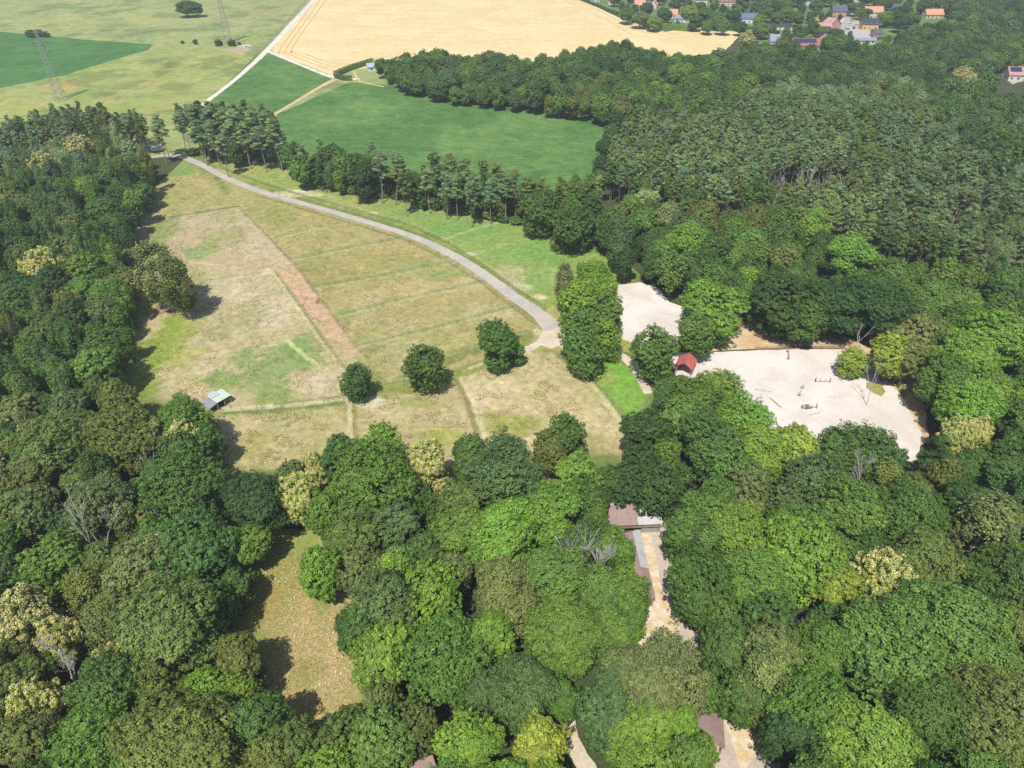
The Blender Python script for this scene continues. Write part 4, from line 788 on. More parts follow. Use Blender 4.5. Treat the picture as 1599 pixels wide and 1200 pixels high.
# ------------------------------------------------------------------ buildings
ROOFS = dict(orange=roof_mat('roof_orange', lin(226,168,134,GK), 3), pink=roof_mat('roof_pink', lin(208,158,146,GK), 3), slate=roof_mat('roof_slate', lin(96,100,120,GK), 3), dark=roof_mat('roof_dark', lin(62,64,80,GK), 3),
             grey=roof_mat('roof_grey', lin(160,162,176,GK), 3), blue=roof_mat('roof_blue', lin(104,122,158,GK), 3), brown=roof_mat('roof_brown', lin(168,142,134,GK), 1.3, .22, True), red=roof_mat('roof_red', lin(206,112,98,GK), 3, .12),
             redbrown=roof_mat('roof_redbrown', lin(176,112,102,GK), 3), pale=roof_mat('roof_pale', lin(206,206,206,GK), 1.2, .14, True), mint=roof_mat('roof_mint', lin(208,226,206,GK), 1.6, .12, True), bluepale=roof_mat('roof_bluepale', lin(178,196,210,GK), 2))
WALLS = dict(white=plain_mat('wall_white', lin(232,228,220,GK), .9, amp=.08), cream=plain_mat('wall_cream', lin(226,206,180,GK), .9, amp=.1), brick=plain_mat('wall_brick', lin(206,160,140,GK), .9, amp=.2, scale=6),
             yellow=plain_mat('wall_yellow', lin(230,190,120,GK), .9, amp=.1), grey=plain_mat('wall_grey', lin(150,148,146,GK), .9, amp=.15))
def gable_roof(w, d, hw, hr, ov=.45, th=.18, ridge='x'):
    m = MB(); a = d / 2 + ov; sl = hr / (d / 2); ze = hw - ov * sl
    m.prism([(-a, ze), (0, hw + hr), (a, ze), (a, ze + th), (0, hw + hr + th), (-a, ze + th)], -w / 2 - ov, w / 2 + ov)
    m.v = [(y, x, z) for x, y, z in m.v]; m.f = [f[::-1] for f in m.f]; return m
def house(px, py, w, d, hw, hr, rot, roof, wall, label, solar=None, chim=True, wins=True, name='house', cat='house', z=0, group=None, parts='full'):
    w *= 1.04; g = G(px, py); t = empty(name, (g.x, g.y, 0), R_(rot), label, cat, group)
    m = MB(); m.prism([(-d / 2, -.2), (d / 2, -.2), (d / 2, hw), (0, hw + hr - .02), (-d / 2, hw)], -w / 2, w / 2); m.v = [(y, x, z_) for x, y, z_ in m.v]; m.f = [f[::-1] for f in m.f]
    wl = m.build('wall', WALLS[wall], t); rf = gable_roof(w, d, hw, hr).build('roof', ROOFS[roof], t)
    if chim:
        c = MB(); c.box(w * .22, w * .22 + .7, -.35, .35, hw + hr - 1.0, hw + hr + .9); c.box(w * .22 + .15, w * .22 + .55, -.2, .2, hw + hr + .9, hw + hr + 1.2, 1); c.build('chimney', [WALLS['brick'], DARK], rf)
    if solar:
        m = MB(); sl = math.atan2(hr, d / 2); n0, n1 = solar
        for i in range(n0):
            for j in range(n1):
                x0 = -w / 2 + .6 + i * 1.15; s0 = .5 + j * 1.75; f0, f1 = s0 / math.hypot(hr, d / 2), (s0 + 1.65) / math.hypot(hr, d / 2)
                if f1 > 1: continue
                y0, y1 = -d / 2 * f0, -d / 2 * f1; z0, z1 = hw + hr * (1 - f0) + .28, hw + hr * (1 - f1) + .28
                m.add([(x0, y0, z0), (x0 + 1.1, y0, z0), (x0 + 1.1, y1, z1), (x0, y1, z1)], [(0, 1, 2, 3)][::-1])
        m.build('solar_panel', SOLAR, rf)
    if wins:
        def win(x0, x1, z0, z1, face):
            o = MB(); y = -d / 2
            o.box(x0 - .1, x1 + .1, y - .07, y - .01, z0 - .1, z1 + .1); wf = o.build('window', WHITE, t); p = MB(); p.box(x0, x1, y - .10, y - .072, z0, z1); p.build('pane', GLASS, wf)
            if face == 'end':
                wf.rotation_euler = (0, 0, R_(-90)); wf.location = (-w / 2 + d / 2, 0, 0)
        n = max(2, int(w / 3.2)); step = w / n; lev = 1 if hw < 4 else 2; dk = n // 2
        for l in range(lev):
            for i in range(n):
                cx = -w / 2 + step * (i + .5)
                if l == 0 and i == dk: continue
                win(cx - .6, cx + .6, .9 + l * 2.7, 2.2 + l * 2.7, 'f')
        win(-.7, .7, .9, 2.2, 'end')
        dcx = -w / 2 + step * (dk + .5); o = MB(); o.box(dcx - .5, dcx + .5, -d / 2 - .06, -d / 2 - .01, 0, 2.1); dr = o.build('door', WOOD, t); o = MB(); o.box(dcx + .3, dcx + .42, -d / 2 - .12, -d / 2 - .06, 1.0, 1.08); o.build('handle', STEEL, dr)
    return t
GV = 'houses of the far village'
for h in [(1360,28,14.5,9,5,3.6,3,'orange','white','white house with a light orange tiled roof at the back of the village'),
          (1307,27,11,9,5.4,3.6,-4,'slate','brick','tall brick house with slate roof left of the village road end'),
          (1297,44,8,13,3.2,4,-62,'pink','brick','pink-roofed house just left of the village road'),
          (1283,47,12,7,2.8,2.0,-3,'pink','brick','low pink-roofed annexe left of the pink-roofed house by the road'),
          (1275,50,18,6,2.6,1.2,-2,'dark','grey','long low building with nearly black roof below the pink annexe'),
          (1355,46,12,8,4.6,3.4,-3,'dark','yellow','dark-roofed house with yellow-orange wall facing the paved yard'),
          (1367,58,6,9,3.2,2.2,-8,'slate','brick','small brick wing with grey hip right of the yellow-walled house'),
          (1345,68,16,7,2.6,1.0,-3,'grey','white','wide grey low-roofed building at the near side of the paved yard'),
          (1398,26,7,9,5,4.2,-50,'slate','white','narrow white gabled house with slate roof before dark trees'),
          (1213,74,12,8,4.8,3.6,-4,'grey','white','white-fronted house with light grey roof nearest the wood'),
          (1283,66,8,9,4,3.6,86,'dark','brick','brick house turned with its gable to the wood'),
          (1216,46,18,7,2.8,1.6,-3,'dark','white','long house with nearly black roof between gardens'),
          (1254,8,12,9,4.4,3.6,3,'dark','white','dark blue roof at the very top edge of the village'),
          (1168,36,12,8,4,3.2,-4,'blue','white','blue-roofed house with white gable by the straw-coloured strip'),
          (1046,28,11,8,3.6,3.0,-12,'orange','cream','cream house with faded orange roof behind the tall clipped hedge'),
          (1066,34,12,9,2.8,1.8,-22,'grey','white','low white house with wide grey roof inside the tall clipped hedge'),
          (998,13,9,8,3.4,3.2,4,'orange','white','orange-red roofed house among garden trees at left of the village'),
          (1010,16,7,7,4,1.8,0,'dark','white','small white house with dark roof between two orange roofs'),
          (1020,13,6,7,3.4,3.4,70,'orange','white','small orange gable between garden trees'),
          (957,7,9,7,4,2.4,3,'redbrown','white','white house with dark red roof at the lawn by the stubble field'),
          (1075,4,9,8,4.5,3.2,2,'pink','white','left house of the row at the top edge with pink roof'),
          (1093,7,11,8,4.5,3.4,-2,'redbrown','white','white house with red-brown roof in the row at the top edge'),
          (1132,9,15,8,4,3.6,-2,'redbrown','cream','long red-roofed house in the row at the top edge'),
          (1158,11,12,8,4,3.6,-2,'redbrown','white','right house of the row at the top edge with brown-red roof'),
          (1455,28,14,8,3.2,3.4,2,'orange','cream','lone house with salmon roof in the wood right of the village'),
          (928,3,8,7,3,2,10,'bluepale','white','pale bluish outbuilding at the top edge beside the stubble field'),
          (1593,38,10,6,2.6,1.6,0,'grey','white','small grey-roofed building by the upper right border')]:
    house(*h, group=GV, chim=h[4] > 3.5)
house(1254, 80, 18, 9, 4.4, 3.8, -3, 'redbrown', 'brick', 'brick house with a row of blue solar panels along its roof', solar=(14, 2), group=GV)
house(1588, 124, 15, 9, 3.6, 3.6, -4, 'pink', 'white', 'lone pink-roofed house with solar panels at the right border', solar=(6, 2), group=GV)
house(584, 110, 8, 6, 2.8, 1.6, 20, 'bluepale', 'white', 'white house with pale blue roof half hidden at the wood corner by the stubble field')

def car(px, py, rot, col, label, name='parked_car', group='cars parked in the village', s=1.0):
    g = G(px, py); t = empty(name, (g.x, g.y, .04), R_(rot), label, 'car', group)
    m = MB(); m.prism([(-2.1, .3), (2.15, .3), (2.15, .75), (1.3, .88), (-2.1, .95)], -.86, .86); m.build('body', plain_mat('car_paint', col, .3, .1, .03, spec=.6), t)
    m = MB(); m.prism([(-1.9, .93), (1.0, .88), (.35, 1.42), (-1.45, 1.45)], -.74, .74); m.build('cabin', GLASS, t)
    m = MB(); m.box(-1.4, .3, -.7, .7, 1.45, 1.5); m.build('roof', plain_mat('car_roof', col, .3, .1, .03, spec=.6), t)
    for sx in (-1.3, 1.35):
        for sy in (-.88, .72):
            m = MB(); m.tube((sx, sy, .33), (sx, sy + .16, .33), .33, n=12); wh = m.build('wheel', TYRE, t); m = MB(); m.tube((sx, sy - .01 if sy < 0 else sy + .02, .33), (sx, sy + .14 if sy < 0 else sy + .17, .33), .18, n=8); m.build('rim', STEEL, wh)
    for sy in (-.75, .5):
        m = MB(); m.box(2.14, 2.18, sy, sy + .25, .55, .7); m.build('headlight', WHITE, t)
for a in [(1328,40,10,(.75,.75,.75),'white car leftmost on the paved yard'),(1333,45,70,(.03,.03,.04),'black car parked slantwise on the paved yard'),(1338,41,15,(.7,.7,.72),'white car nearest the dark-roofed house'),
          (1331,34,5,(.65,.66,.68),'silver car at the top of the paved yard'),(1331,20,80,(.05,.06,.08),'dark car standing on the village road'),(1324,47,75,(.35,.3,.28),'brownish car beside the village road')]: car(*a)
car(308, 240, 30, (.62, .5, .46), 'pale car parked in the shade of the pines by the gravel road', group='car by the pines')

def pylon(px, py, H, label, bw=2.4):
    g = G(px, py); t = empty('electricity_pylon', (g.x, g.y, 0), R_(12), label, 'pylon', 'pylons of the power line'); W_ = lambda z: bw * (1 - z / H) ** 1.15 * .9 + .45
    lv = [0]; z = 0
    while z < H - 3: z += max(1.6, W_(z) * 1.5); lv.append(min(z, H - 2))
    for sx, sy in ((1, 1), (1, -1), (-1, 1), (-1, -1)):
        m = MB()
        for a, b in zip(lv, lv[1:]): m.tube((sx * W_(a), sy * W_(a), a), (sx * W_(b), sy * W_(b), b), .12, n=4)
        m.build('leg', STEEL, t)
    m = MB()
    for a, b in zip(lv, lv[1:]):
        A, B = W_(a), W_(b)
        for c0, c1 in (((1, 1), (1, -1)), ((1, -1), (-1, -1)), ((-1, -1), (-1, 1)), ((-1, 1), (1, 1))):
            m.tube((c0[0] * A, c0[1] * A, a), (c1[0] * B, c1[1] * B, b), .055, n=3); m.tube((c1[0] * A, c1[1] * A, a), (c0[0] * B, c0[1] * B, b), .055, n=3); m.tube((c0[0] * B, c0[1] * B, b), (c1[0] * B, c1[1] * B, b), .055, n=3)
    m.build('lattice', STEEL, t); z = H
    m = MB(); m.tube((0, 0, H - 3), (0, 0, H + 1.5), .2, .05, 5); m.build('peak', STEEL, t)
    for k, zz in enumerate((H - 3, H - 7.5, H - 12)):
        m = MB(); L = (2.6, 3.6, 3.0)[k]
        for s in (-1, 1):
            m.tube((0, .4, zz), (s * L, 0, zz + .3), .09, .06, 4); m.tube((0, -.4, zz), (s * L, 0, zz + .3), .09, .06, 4); m.tube((0, 0, zz + 1.4), (s * L, 0, zz + .3), .07, .05, 4)
        ca = m.build('crossarm', STEEL, t)
        for s in (-1, 1):
            m = MB(); m.tube((s * L, 0, zz + .25), (s * L, 0, zz - 1.2), .09, n=5); m.build('insulator', GLASS, ca)
pylon(95, 156, 38, 'grey lattice pylon standing in the near yellowish pasture left of the farm track')
pylon(357, 67, 42, 'far lattice pylon beside the row of small bushes', 2.2)

# clipped hedges
def hedge(pts, wd, h, col, label, dens=26):
    P = [Vector((*p, 0)) for p in Gs(pts)]; rng = np.random.default_rng(int(P[0].x * 7) % 999 + 5); C = []; NN = []
    m = MB()
    for a, b in zip(P, P[1:]):
        d = (b - a); L = d.length; u = d / L; nr = Vector((-u.y, u.x, 0)); n = int(L * (2 * h + wd) * dens)
        s = rng.uniform(-.3, L + .3, n); q = rng.uniform(0, 2 * h + wd, n)
        off = np.where(q < h, -wd / 2, np.where(q < h + wd, q - h - wd / 2, wd / 2)); z = np.where(q < h, q, np.where(q < h + wd, h, 2 * h + wd - q))
        nx = np.where(q < h, -1.0, np.where(q < h + wd, 0.0, 1.0)); nz = np.where((q >= h) & (q < h + wd), 1.0, .25)
        off = off + rng.normal(0, .13, n); z = z + rng.normal(0, .12, n)
        C.append(np.stack([a.x + u.x * s + nr.x * off, a.y + u.y * s + nr.y * off, np.clip(z, .05, None)], 1)); NN.append(np.stack([nr.x * nx, nr.y * nx, nz], 1))
        for k in range(int(L / 1.2) + 1):
            c = a + u * min(L, k * 1.2); m.tube((c.x, c.y, -.1), (c.x, c.y, h * .8), .05, n=4)
    C = np.concatenate(C); o = link('hedge', quads('hedge', leaves(C, np.concatenate(NN), .22, .8, .35, rng), np.clip(rng.normal(.5, .2, len(C)), 0, 1), [LEAF])); o.color = (*LC[col], 1)
    m.build('stems', BARK, o); tag(o, label, 'hedge')
hedge([(1034,45),(1060,48),(1074,49),(1086,44),(1085,14)], 3.4, 3.8, 'b', 'tall bright green clipped hedge at the corner of the stubble field', 20)
hedge([(524,120),(545,111),(566,104),(582,99)], 2.4, 3.0, 'm', 'dark hedge along the edge of the stubble field corner')
hedge([(524,122),(538,126),(549,126)], 2.0, 2.6, 'd', 'low dark hedge beside the farm track junction')
hedge([(1148,12),(1160,18),(1172,26)], 2.0, 2.4, 'b', 'green hedge running behind the blue-roofed house'); hedge([(1370,62),(1402,62)], 2.0, 1.8, 'm', 'hedge in front of the lawn right of the paved yard')
hedge([(1372,44),(1405,46)], 1.6, 1.6, 'm', 'hedge behind the lawn right of the paved yard'); hedge([(1262,52),(1304,52)], 2.2, 2.2, 'm', 'hedge below the long low dark roof')
hedge([(900,-2),(930,10),(965,24)], 2.0, 2.2, 'd', 'long dark hedge between stubble field and village lawn'); hedge([(975,28),(1012,42),(1032,46)], 2.4, 2.4, 'd', 'bushy hedge between stubble field and left garden trees')
hedge([(1090,41),(1120,45),(1156,50)], 4, 4.0, 'd', 'dark thick hedge on the upper side of the straw-coloured strip')

# ---------------- stables in the wood
def face_obj(name, pts, th, mat, parent):
    """slab with a given top outline (world points), th thick"""
    m = MB(); n = len(pts); m.add([tuple(p) for p in pts] + [(p[0], p[1], p[2] - th) for p in pts], [tuple(range(n)), tuple(range(2 * n - 1, n - 1, -1))] + [(i, n + i, n + (i + 1) % n, (i + 1) % n) for i in range(n)])
    return m.build(name, mat, parent)
def barn(x0, x1, ys, ridge_y, yn, ze, zr, name, label, rot=0, split=None, roofs=('brown', 'pale'), open_front=True, along='x'):
    """gabled shed; local x along the ridge"""
    cx, cy = (x0 + x1) / 2, ridge_y; t = empty(name, (cx, cy, 0), rot, label, 'stable'); w = (x1 - x0) / 2; a, b = ys - cy, yn - cy
    m = MB(); m.box(-w + .2, w - .2, b - .35, b - .2, -.1, ze - .1)                                     # back wall
    m.box(-w + .2, -w + .35, a + .3, b - .35, -.1, ze - .1); m.box(w - .35, w - .2, a + .3, b - .35, -.1, ze - .1)
    m.box(-w + .2, w - .2, a + .25, a + .33, ze - 1.2, ze - .25)
    m.add([(-w + .2, a + .3, ze - .1), (-w + .2, b - .2, ze - .1), (-w + .2, 0, zr - .15)], [(0, 1, 2)]); m.add([(w - .2, a + .3, ze - .1), (w - .2, b - .2, ze - .1), (w - .2, 0, zr - .15)], [(2, 1, 0)])
    m.build('wall', WOOD, t); n = max(2, int(2 * w / 3))
    for k in range(n + 1):
        p = MB(); x = -w + .3 + (2 * w - .6) * k / n; p.box(x - .08, x + .08, a + .34, a + .5, -.1, ze - .1); p.build('post', WOOD, t)
        if k < n and k % 2 == 0:
            q = MB(); q.box(x + .12, x + (2 * w - .6) / n - .12, a + .36, a + .42, .05, 1.3); q.build('door', plain_mat('door_paint', (.30, .33, .30), .8), t)
    sx = w if split is None else split
    rf = face_obj('roof', [(-w, a, ze), (w, a, ze), (w, 0, zr), (-w, 0, zr)][::1], .08, ROOFS[roofs[0]], t)
    face_obj('roof', [(-w, .004, zr), (w, .004, zr), (w, b, ze), (-w, b, ze)], .08, ROOFS[roofs[0]], t)
    if split is not None: face_obj('roof_sheeting', [(split, a - .03, ze + .035), (w + .03, a - .03, ze + .035), (w + .03, -.05, zr + .035), (split, -.05, zr + .035)], .03, ROOFS[roofs[1]], rf)
    m = MB(); m.box(-w, w, -.14, .14, zr + .045, zr + .1); m.build('ridge_cap', ROOFS['pale'], rf); return t
pa = G(944, 822, 2.8); pb = G(1032, 817, 2.8); pr = G(1000, 787, 5.0); pk = G(1000, 770, 3.2)
barn(pa.x, pb.x, pa.y + .2, pr.y, pk.y, 2.9, 5.0, 'stable_barn', 'open-fronted stable with half brown, half pale roof at the head of the sandy yard', R_(3), split=.9)
# long stable along the lane (local x runs down the lane)
qa = G(1000, 832, 2.4); qb = G(1024, 936, 2.4); L_ = math.hypot(qb.x - qa.x, qb.y - qa.y); an = math.atan2(qb.y - qa.y, qb.x - qa.x)
t2 = empty('stable_row', (qa.x, qa.y, 0), an, 'long narrow stable with pale roof turning brown, beside the sandy lane', 'stable')
m = MB(); m.box(.2, L_ - .2, -3.3, -3.15, -.1, 2.3); m.box(.2, .35, -3.15, -.3, -.1, 2.3); m.box(L_ - .35, L_ - .2, -3.15, -.3, -.1, 2.3); m.box(.35, L_ - .35, -.45, -.3, -.1, 2.25); m.build('wall', WOOD, t2)
r1 = face_obj('roof', [(0, 0, 2.4), (L_, 0, 2.4), (L_, -1.7, 3.0), (0, -1.7, 3.0)][::-1], .08, ROOFS['brown'], t2); face_obj('roof', [(0, -1.704, 3.0), (L_, -1.704, 3.0), (L_, -3.4, 2.4), (0, -3.4, 2.4)][::-1], .08, ROOFS['brown'], t2)
face_obj('roof_sheeting', [(0, .03, 2.44), (L_ * .56, .03, 2.44), (L_ * .56, -1.7, 3.05), (0, -1.7, 3.05)][::-1], .03, ROOFS['pale'], r1)
for k in range(5):
    m = MB(); x = 1.0 + k * (L_ - 2) / 5; m.box(x, x + 1.1, -.29, -.24, .02, 1.9); m.build('door', plain_mat('door_paint', (.25, .2, .16), .8), t2)
def open_shed(px, py, z, w, d, rot, roof, label, name='open_shed', hr=1.2, h=2.5):
    g = G(px, py, h + hr / 2); t = empty(name, (g.x, g.y, 0), R_(rot), label, 'shed'); rf = gable_roof(w, d, h, hr, .4, .1).build('roof', ROOFS[roof], t)
    for sx in (-1, 1):
        for sy in (-1, 1):
            m = MB(); m.box(sx * w / 2 - .09, sx * w / 2 + .09, sy * d / 2 - .09, sy * d / 2 + .09, -.1, h - .05); m.build('post', WOOD, t)
    m = MB(); m.box(-w / 2, w / 2, d / 2 - .25, d / 2 - .15, -.1, h); m.build('wall', WOOD, t); m = MB()
    for sy in (-1, 1): m.box(-w / 2, w / 2, sy * d / 2 - .06, sy * d / 2 + .06, h - .22, h - .06)
    m.build('beam', WOOD, t); return t
open_shed(1106, 1136, 0, 4.6, 4.4, 80, 'brown', 'small open shed with brown roof beside the lower sandy patch')
open_shed(640, 1196, 0, 6.5, 4.5, 25, 'brown', 'brown-roofed shed cut by the bottom border of the picture')
open_shed(1072, 563, 0, 4.8, 4.2, 65, 'red', 'small pavilion with bright red roof between the two arenas', 'pavilion', 1.6, 2.6)
# field shelter
A, B, C_, D_ = [G(*p, 2.5) for p in ((325,620),(346,608),(361,617.5),(337.5,631))]
o_ = (A + B + C_ + D_) / 4; e1 = ((C_ - D_) + (B - A)); an = math.atan2(e1.y, e1.x); w_ = ((C_ - D_).length + (B - A).length) / 2 * .98; d_ = ((D_ - A).length + (C_ - B).length) / 2 * .9
t = empty('field_shelter', (o_.x, o_.y, 0), an, 'open field shelter with pale mint sheet roof and dark front in the left paddock', 'shelter')
m = MB(); m.box(-w_/2+.1, w_/2-.1, d_/2-.3, d_/2-.15, -.1, 2.6); m.box(-w_/2+.1, -w_/2+.25, -d_/2+.2, d_/2-.3, -.1, 2.5); m.box(.2, .3, -d_/2+.2, d_/2-.3, -.1, 2.5); m.build('wall', WOOD, t)
rf = face_obj('roof', [(-w_/2, -d_/2, 2.45), (w_/2, -d_/2, 2.45), (w_/2, d_/2, 2.85), (-w_/2, d_/2, 2.85)], .07, ROOFS['mint'], t)
face_obj('roof_sheet', [(-w_/2 + .3, d_/2 - 1.6, 2.83), (w_*.1, d_/2 - 1.6, 2.83), (w_*.1, d_/2 + .5, 3.02), (-w_/2 + .3, d_/2 + .5, 3.02)], .04, ROOFS['pale'], rf)
face_obj('lean_to_roof', [(-w_/2 - 2.2, -d_/2 + .1, 1.9), (-w_/2 - .02, -d_/2 + .1, 2.3), (-w_/2 - .02, d_/2, 2.3), (-w_/2 - 2.2, d_/2, 1.9)], .06, ROOFS['grey'], t)
for x in (-w_/2 - 2.1, -w_/2 + .15, 0, w_/2 - .2):
    m = MB(); m.box(x - .07, x + .07, -d_/2 + .12, -d_/2 + .26, -.1, 1.85 if x < -w_/2 - 1 else 2.4); m.build('post', WOOD, t)
# caravan at the end of the gravel road
g = G(246, 236); t = empty('caravan', (g.x, g.y, 0), R_(25), 'white caravan parked under trees at the far left end of the gravel road', 'caravan')
m = MB(); m.prism([(-2.6, .5), (2.6, .5), (2.8, 1.4), (2.5, 2.6), (-2.5, 2.6), (-2.7, 1.4)], -1.1, 1.1); m.build('body', WHITE, t)
for x in (-1.7, .9): m = MB(); m.box(x, x + .9, -1.14, -1.105, 1.4, 2.0); m.build('window', GLASS, t)
m = MB(); m.box(-.4, .25, -1.14, -1.105, .6, 2.1); m.build('door', plain_mat('door_white', (.6, .6, .6)), t)
for y in (-1.0, .85): m = MB(); m.tube((0, y, .32), (0, y + .15, .32), .32, n=12); m.build('wheel', TYRE, t)
m = MB(); m.tube((2.6, 0, .55), (3.9, 0, .5), .05, n=5); m.build('drawbar', STEEL, t)

# ---------------- fences
POST = MB(); POST.tube((0, 0, -.2), (0, 0, 1.2), .055, .05, 6); POST_ME = POST.mesh('post', WOOD)
def fence(pts, label, sp=4.5, rail=False):
    P = [Vector((*p, 0)) for p in Gs(pts)]; t = empty('paddock_fence', P[0], 0, label, 'fence', 'paddock fences'); Q = []
    for a, b in zip(P, P[1:]):
        n = max(1, int((b - a).length / sp)); Q += [a.lerp(b, k / n) for k in range(n)]
    Q.append(P[-1])
    for q in Q[:100]: o = link('post', POST_ME, t, q - P[0] + Vector((0, 0, 0)))
    for z in ((1.1, .6) if not rail else (1.1, .65)):
        m = MB()
        for a, b in zip(Q, Q[1:]): a_, b_ = a - P[0], b - P[0]; m.tube((a_.x, a_.y, z), (b_.x, b_.y, z), .012 if not rail else .05, n=3)
        m.build('tape' if not rail else 'rail', WHITE if not rail else WOOD, t)
for p, l in [([(345,261),(420,288),(560,328),(640,350),(700,378)],'fence on the upper side of the gravel road, far half'),([(700,378),(750,410),(800,446),(850,480)],'fence on the upper side of the gravel road, near half'),
             ([(400,306),(560,353),(640,379)],'fence on the lower side of the gravel road, far half'),([(640,379),(700,410),(750,442),(800,480),(836,508)],'fence on the lower side of the gravel road, near half'),
             ([(430,372),(480,358),(560,342)],'farthest cross fence of the striped paddocks'),([(455,405),(540,388),(636,370)],'second cross fence from the far end of the striped paddocks'),([(490,448),(600,430),(710,408)],'third cross fence from the far end of the striped paddocks'),
             ([(530,492),(640,465),(755,440)],'fourth cross fence from the far end of the striped paddocks'),([(560,540),(690,510),(800,480)],'nearest cross fence of the striped paddocks'),([(250,343),(372,323)],'cross fence at the top of the big left paddock'),
             ([(373,323),(462,414),(563,551)],'long fence on the right side of the bare brown strip'),([(428,424),(470,480),(505,530),(545,585)],'long fence on the left side of the bare brown strip'),([(346,642),(440,637),(538,624)],'fence between the big left paddock and the lower paddock'),
             ([(549,626),(551,665),(551,712)],'fence between the two left lower paddocks'),([(714,588),(733,630),(752,690)],'fence left of the beige lower paddock'),([(915,586),(945,614),(985,672)],'fence between beige paddock and bright green strip'),
             ([(330,252),(440,262),(540,290),(640,318),(700,330),(800,345)],'fence along the foot of the tree belt'),([(575,585),(600,602),(660,590),(700,560),(760,540),(838,520)],'fence curving round the lower end of the striped paddocks')]:
    fence(p, l)
fence([(1180,545),(1230,543),(1318,543)], 'low wooden rail along the far side of the large sand arena', 3, True)

# ---------------- jumps and poles in the arena
def mk_pole(L, r=.06, mats=(WHITE, plain_mat('pole_red', (.45, .2, .17)))):
    m = MB(); n = 5
    for k in range(n): m.tube((-L/2 + L*k/n, 0, 0), (-L/2 + L*(k+1)/n, 0, 0), r, n=6, mi=k % 2)
    return m.mesh('pole', list(mats))
POLE = mk_pole(3.6)
def jump(px, py, rot, label, hs=(.5, .9)):
    g = G(px, py); t = empty('show_jump', (g.x, g.y, .045), R_(rot), label, 'jump', 'jumps on the large sand arena')
    for s in (-1, 1):
        m = MB(); x = s * 1.9; m.box(x - .05, x + .05, -.35, .35, 0, .08); m.box(x - .05, x + .05, -.05, .05, .08, 1.5); m.box(x - .04, x + .04, -.4, -.32, .0, 1.0); m.box(x - .04, x + .04, .32, .4, 0, 1.0)
        m.box(x - .04, x + .04, -.32, .32, .9, 1.0); m.box(x - .04, x + .04, -.32, .32, .4, .5); m.build('stand', plain_mat('stand_paint', (.2, .2, .22)), t)
    for z in hs: link('pole', POLE, t, (0, -.1, z))
for a in [(1284,597,-4,'long pale jump in the middle of the large sand arena'),(1230,556,75,'dark jump near the far rail of the large sand arena'),(1250,613,60,'jump with dark stands left of the middle of the arena'),(1263,638,5,'low jump in the cluster near the lower edge of the arena')]: jump(*a)
for a in [(1192,611,-16,'single pole lying flat at the left side of the arena'),(1209,629,-68,'left of two parallel poles lying on the arena sand'),(1213,631,-66,'right of two parallel poles lying on the arena sand'),(1272,647,20,'pole lying loose beside the low jump')]:
    g = G(a[0], a[1]); o = link('ground_pole', mk_pole(4.2 if a[0] != 1272 else 3, .08, (WOOD, plain_mat('pole_grey', (.4, .35, .33)))), None, (g.x, g.y, .12)); o.rotation_euler = (0, 0, R_(a[2])); tag(o, a[3], 'pole', 'poles lying on the arena')
def tyre_pile(px, py):
    g = G(px, py); t = empty('tyre_stack', (g.x, g.y, .045), 0, 'grey stack of tyres by the low jump on the arena', 'tyres')
    for k in range(7):
        m = MB(); R1, r1 = .42, .13; n, q = 12, 6; V = []; F = []
        for i in range(n):
            for j in range(q): a, b = 2*math.pi*i/n, 2*math.pi*j/q; V.append(((R1 + r1*math.cos(b))*math.cos(a), (R1 + r1*math.cos(b))*math.sin(a), r1*math.sin(b)))
        for i in range(n):
            for j in range(q): F.append((i*q+j, ((i+1)%n)*q+j, ((i+1)%n)*q+(j+1)%q, i*q+(j+1)%q))
        m.add(V, F); a = k * .9; m.build('tyre', plain_mat('old_rubber', (.12, .12, .12), .9), t, (math.cos(a)*(.62 if k < 5 else .2), math.sin(a)*(.62 if k < 5 else .2), .13 + (.27 if k >= 5 else 0)))
tyre_pile(1261, 637)
# stone heap by the farm track, flowers of the glade
rng_ = random.Random(4); g = G(386, 73); m = MB()
for k in range(40):
    x, y = rng_.gauss(0, 1.8), rng_.gauss(0, 1.6); r = rng_.uniform(.3, .8); z = max(0, .9 - .4 * math.hypot(x, y) / 2)
    V = [(x + r * a, y + r * b, z + r * .6 * c) for a, b, c in ((1, 0, 0), (0, 1, .1), (-1, .1, 0), (0, -1, 0), (.1, 0, .8), (0, 0, -.6))]
    m.add(V, [(0, 1, 4), (1, 2, 4), (2, 3, 4), (3, 0, 4), (1, 0, 5), (2, 1, 5), (3, 2, 5), (0, 3, 5)])
tag(m.build('rubble_heap', WALLS['white'], None, (g.x, g.y, .05)), 'pale heap of rubble beside the farm track near the far pylon', 'rubble')
def scatter_stuff(name, poly, n, size, col, mat, label, z=.12, asp=.8, clump=None, up=.9):
    W = Gs(poly); xs = [p[0] for p in W]; ys = [p[1] for p in W]; X = RNG.uniform(min(xs), max(xs), n); Y = RNG.uniform(min(ys), max(ys), n); ok = pip(X, Y, W)
    if clump: ok &= vnoise(X, Y, clump[0], 3, clump[2]) > clump[1]
    X, Y = X[ok], Y[ok]; C = np.stack([X, Y, RNG.uniform(.03, z * 2, len(X))], 1); NN = np.tile([0, 0, up], (len(X), 1))
    o = link(name, quads(name, leaves(C, NN, size, asp, .5, RNG), RNG.uniform(0, 1, len(X)), [mat])); o.color = (*col, 1); return tag(o, label, 'plants', kind='stuff')
GLADE = [(395,860),(480,860),(520,930),(570,1010),(590,1090),(560,1140),(480,1150),(390,1150),(360,1000)]
scatter_stuff('meadow_grass', GLADE, 26000, .09, lin(158,158,98,GK), leaf_mat('dry_grass_blade', 'OBJ', transl=.1, amp=.35), 'rough dry grass growing in the glade', .1)
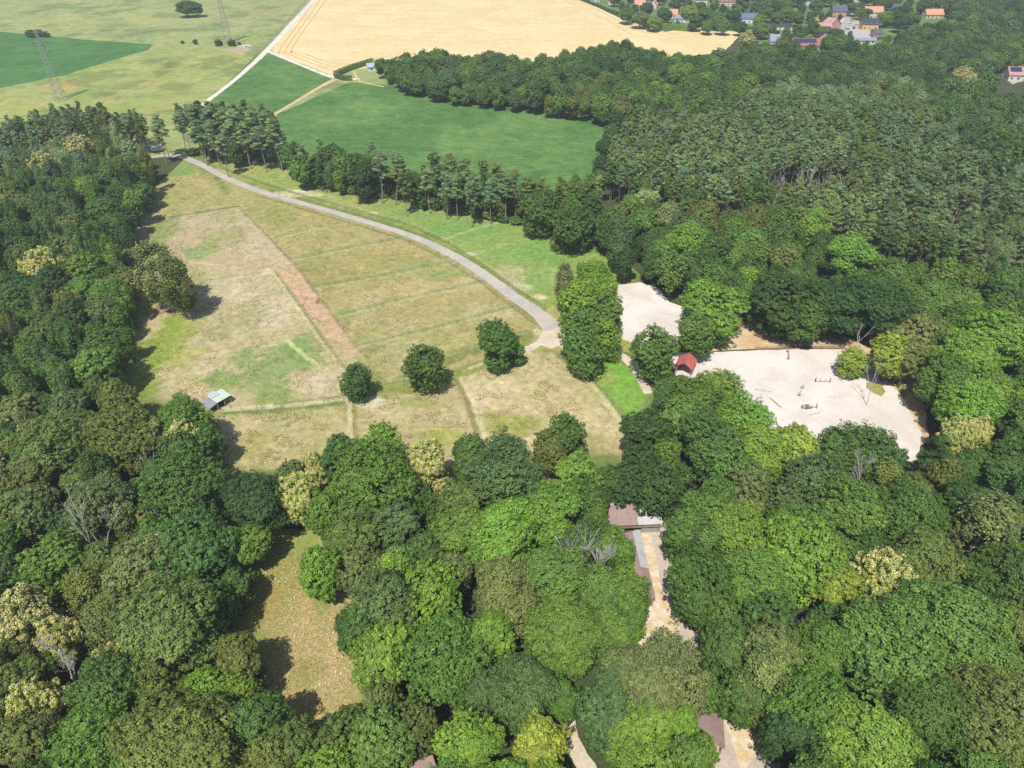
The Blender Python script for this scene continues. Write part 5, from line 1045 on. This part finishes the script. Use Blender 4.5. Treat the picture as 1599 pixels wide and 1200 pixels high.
scatter_stuff('wild_flowers', [(400,880),(470,880),(540,1000),(545,1060),(460,1090),(440,1000)], 2200, .13, (.7,.65,.5), leaf_mat('petal', 'RGB', (.75,.7,.55), .1, .1), 'whitish flowers scattered over the glade', .25, clump=(3.0, .05, 4))
TUFT = leaf_mat('tuft', 'OBJ', transl=.15, amp=.4)
scatter_stuff('grass_tufts', [(225,250),(370,325),(560,550),(545,625),(340,645),(215,600),(215,330)], 60000, .16, lin(128,134,70,GK), TUFT, 'scattered grass tufts in the big left paddock', .08, clump=(5.0, .07, 6))
scatter_stuff('grass_tufts', [(372,325),(400,300),(560,346),(700,400),(845,505),(700,575),(600,598),(470,430)], 50000, .15, lin(136,138,72,GK), TUFT, 'scattered grass tufts in the striped paddocks', .08, clump=(5.0, .08, 16))
scatter_stuff('grass_tufts', [(345,645),(545,628),(720,590),(850,545),(985,675),(940,720),(500,760),(345,730)], 50000, .14, lin(140,140,76,GK), TUFT, 'scattered grass tufts in the lower paddocks', .08, clump=(4.0, .08, 26))
# ------------------------------------------------------------------ haze
hz = MB(); hz.box(-750, 750, -60, 1150, -1, 135); hm = bpy.data.materials.new('haze'); hm.use_nodes = True; ht = hm.node_tree
ht.nodes.remove(ht.nodes['Principled BSDF']); pv = ht.nodes.new('ShaderNodeVolumePrincipled')
pv.inputs['Color'].default_value = (.88, .93, 1.0, 1); pv.inputs['Density'].default_value = 0.00025; pv.inputs['Anisotropy'].default_value = 0.2
ht.links.new(pv.outputs[0], ht.nodes['Material Output'].inputs['Volume'])
tag(hz.build('haze', hm), kind='stuff')

# labels: tell look-alike neighbours apart by their order from the left
by = {}
for o in bpy.data.objects:
    if o.parent is None and o.get('label'): by.setdefault(o['label'], []).append(o)
ORD = ['leftmost', 'second from left', 'third from left', 'fourth from left', 'fifth from left', 'sixth from left']
for lb, L in by.items():
    n = len(L)
    if n == 1 or n > 7: continue
    L.sort(key=lambda o: Pj(o.location.x, o.location.y, 10)[0])
    for i, o in enumerate(L):
        suf = ('left one', 'right one')[i] if n == 2 else ('rightmost' if i == n - 1 else ORD[i])
        if len((lb + ' ' + suf).split()) <= 16: o['label'] = lb + ', ' + suf
for o in bpy.data.objects:
    if o.get('label') and len(o['label'].split()) > 16: print('LONG', o['label'])
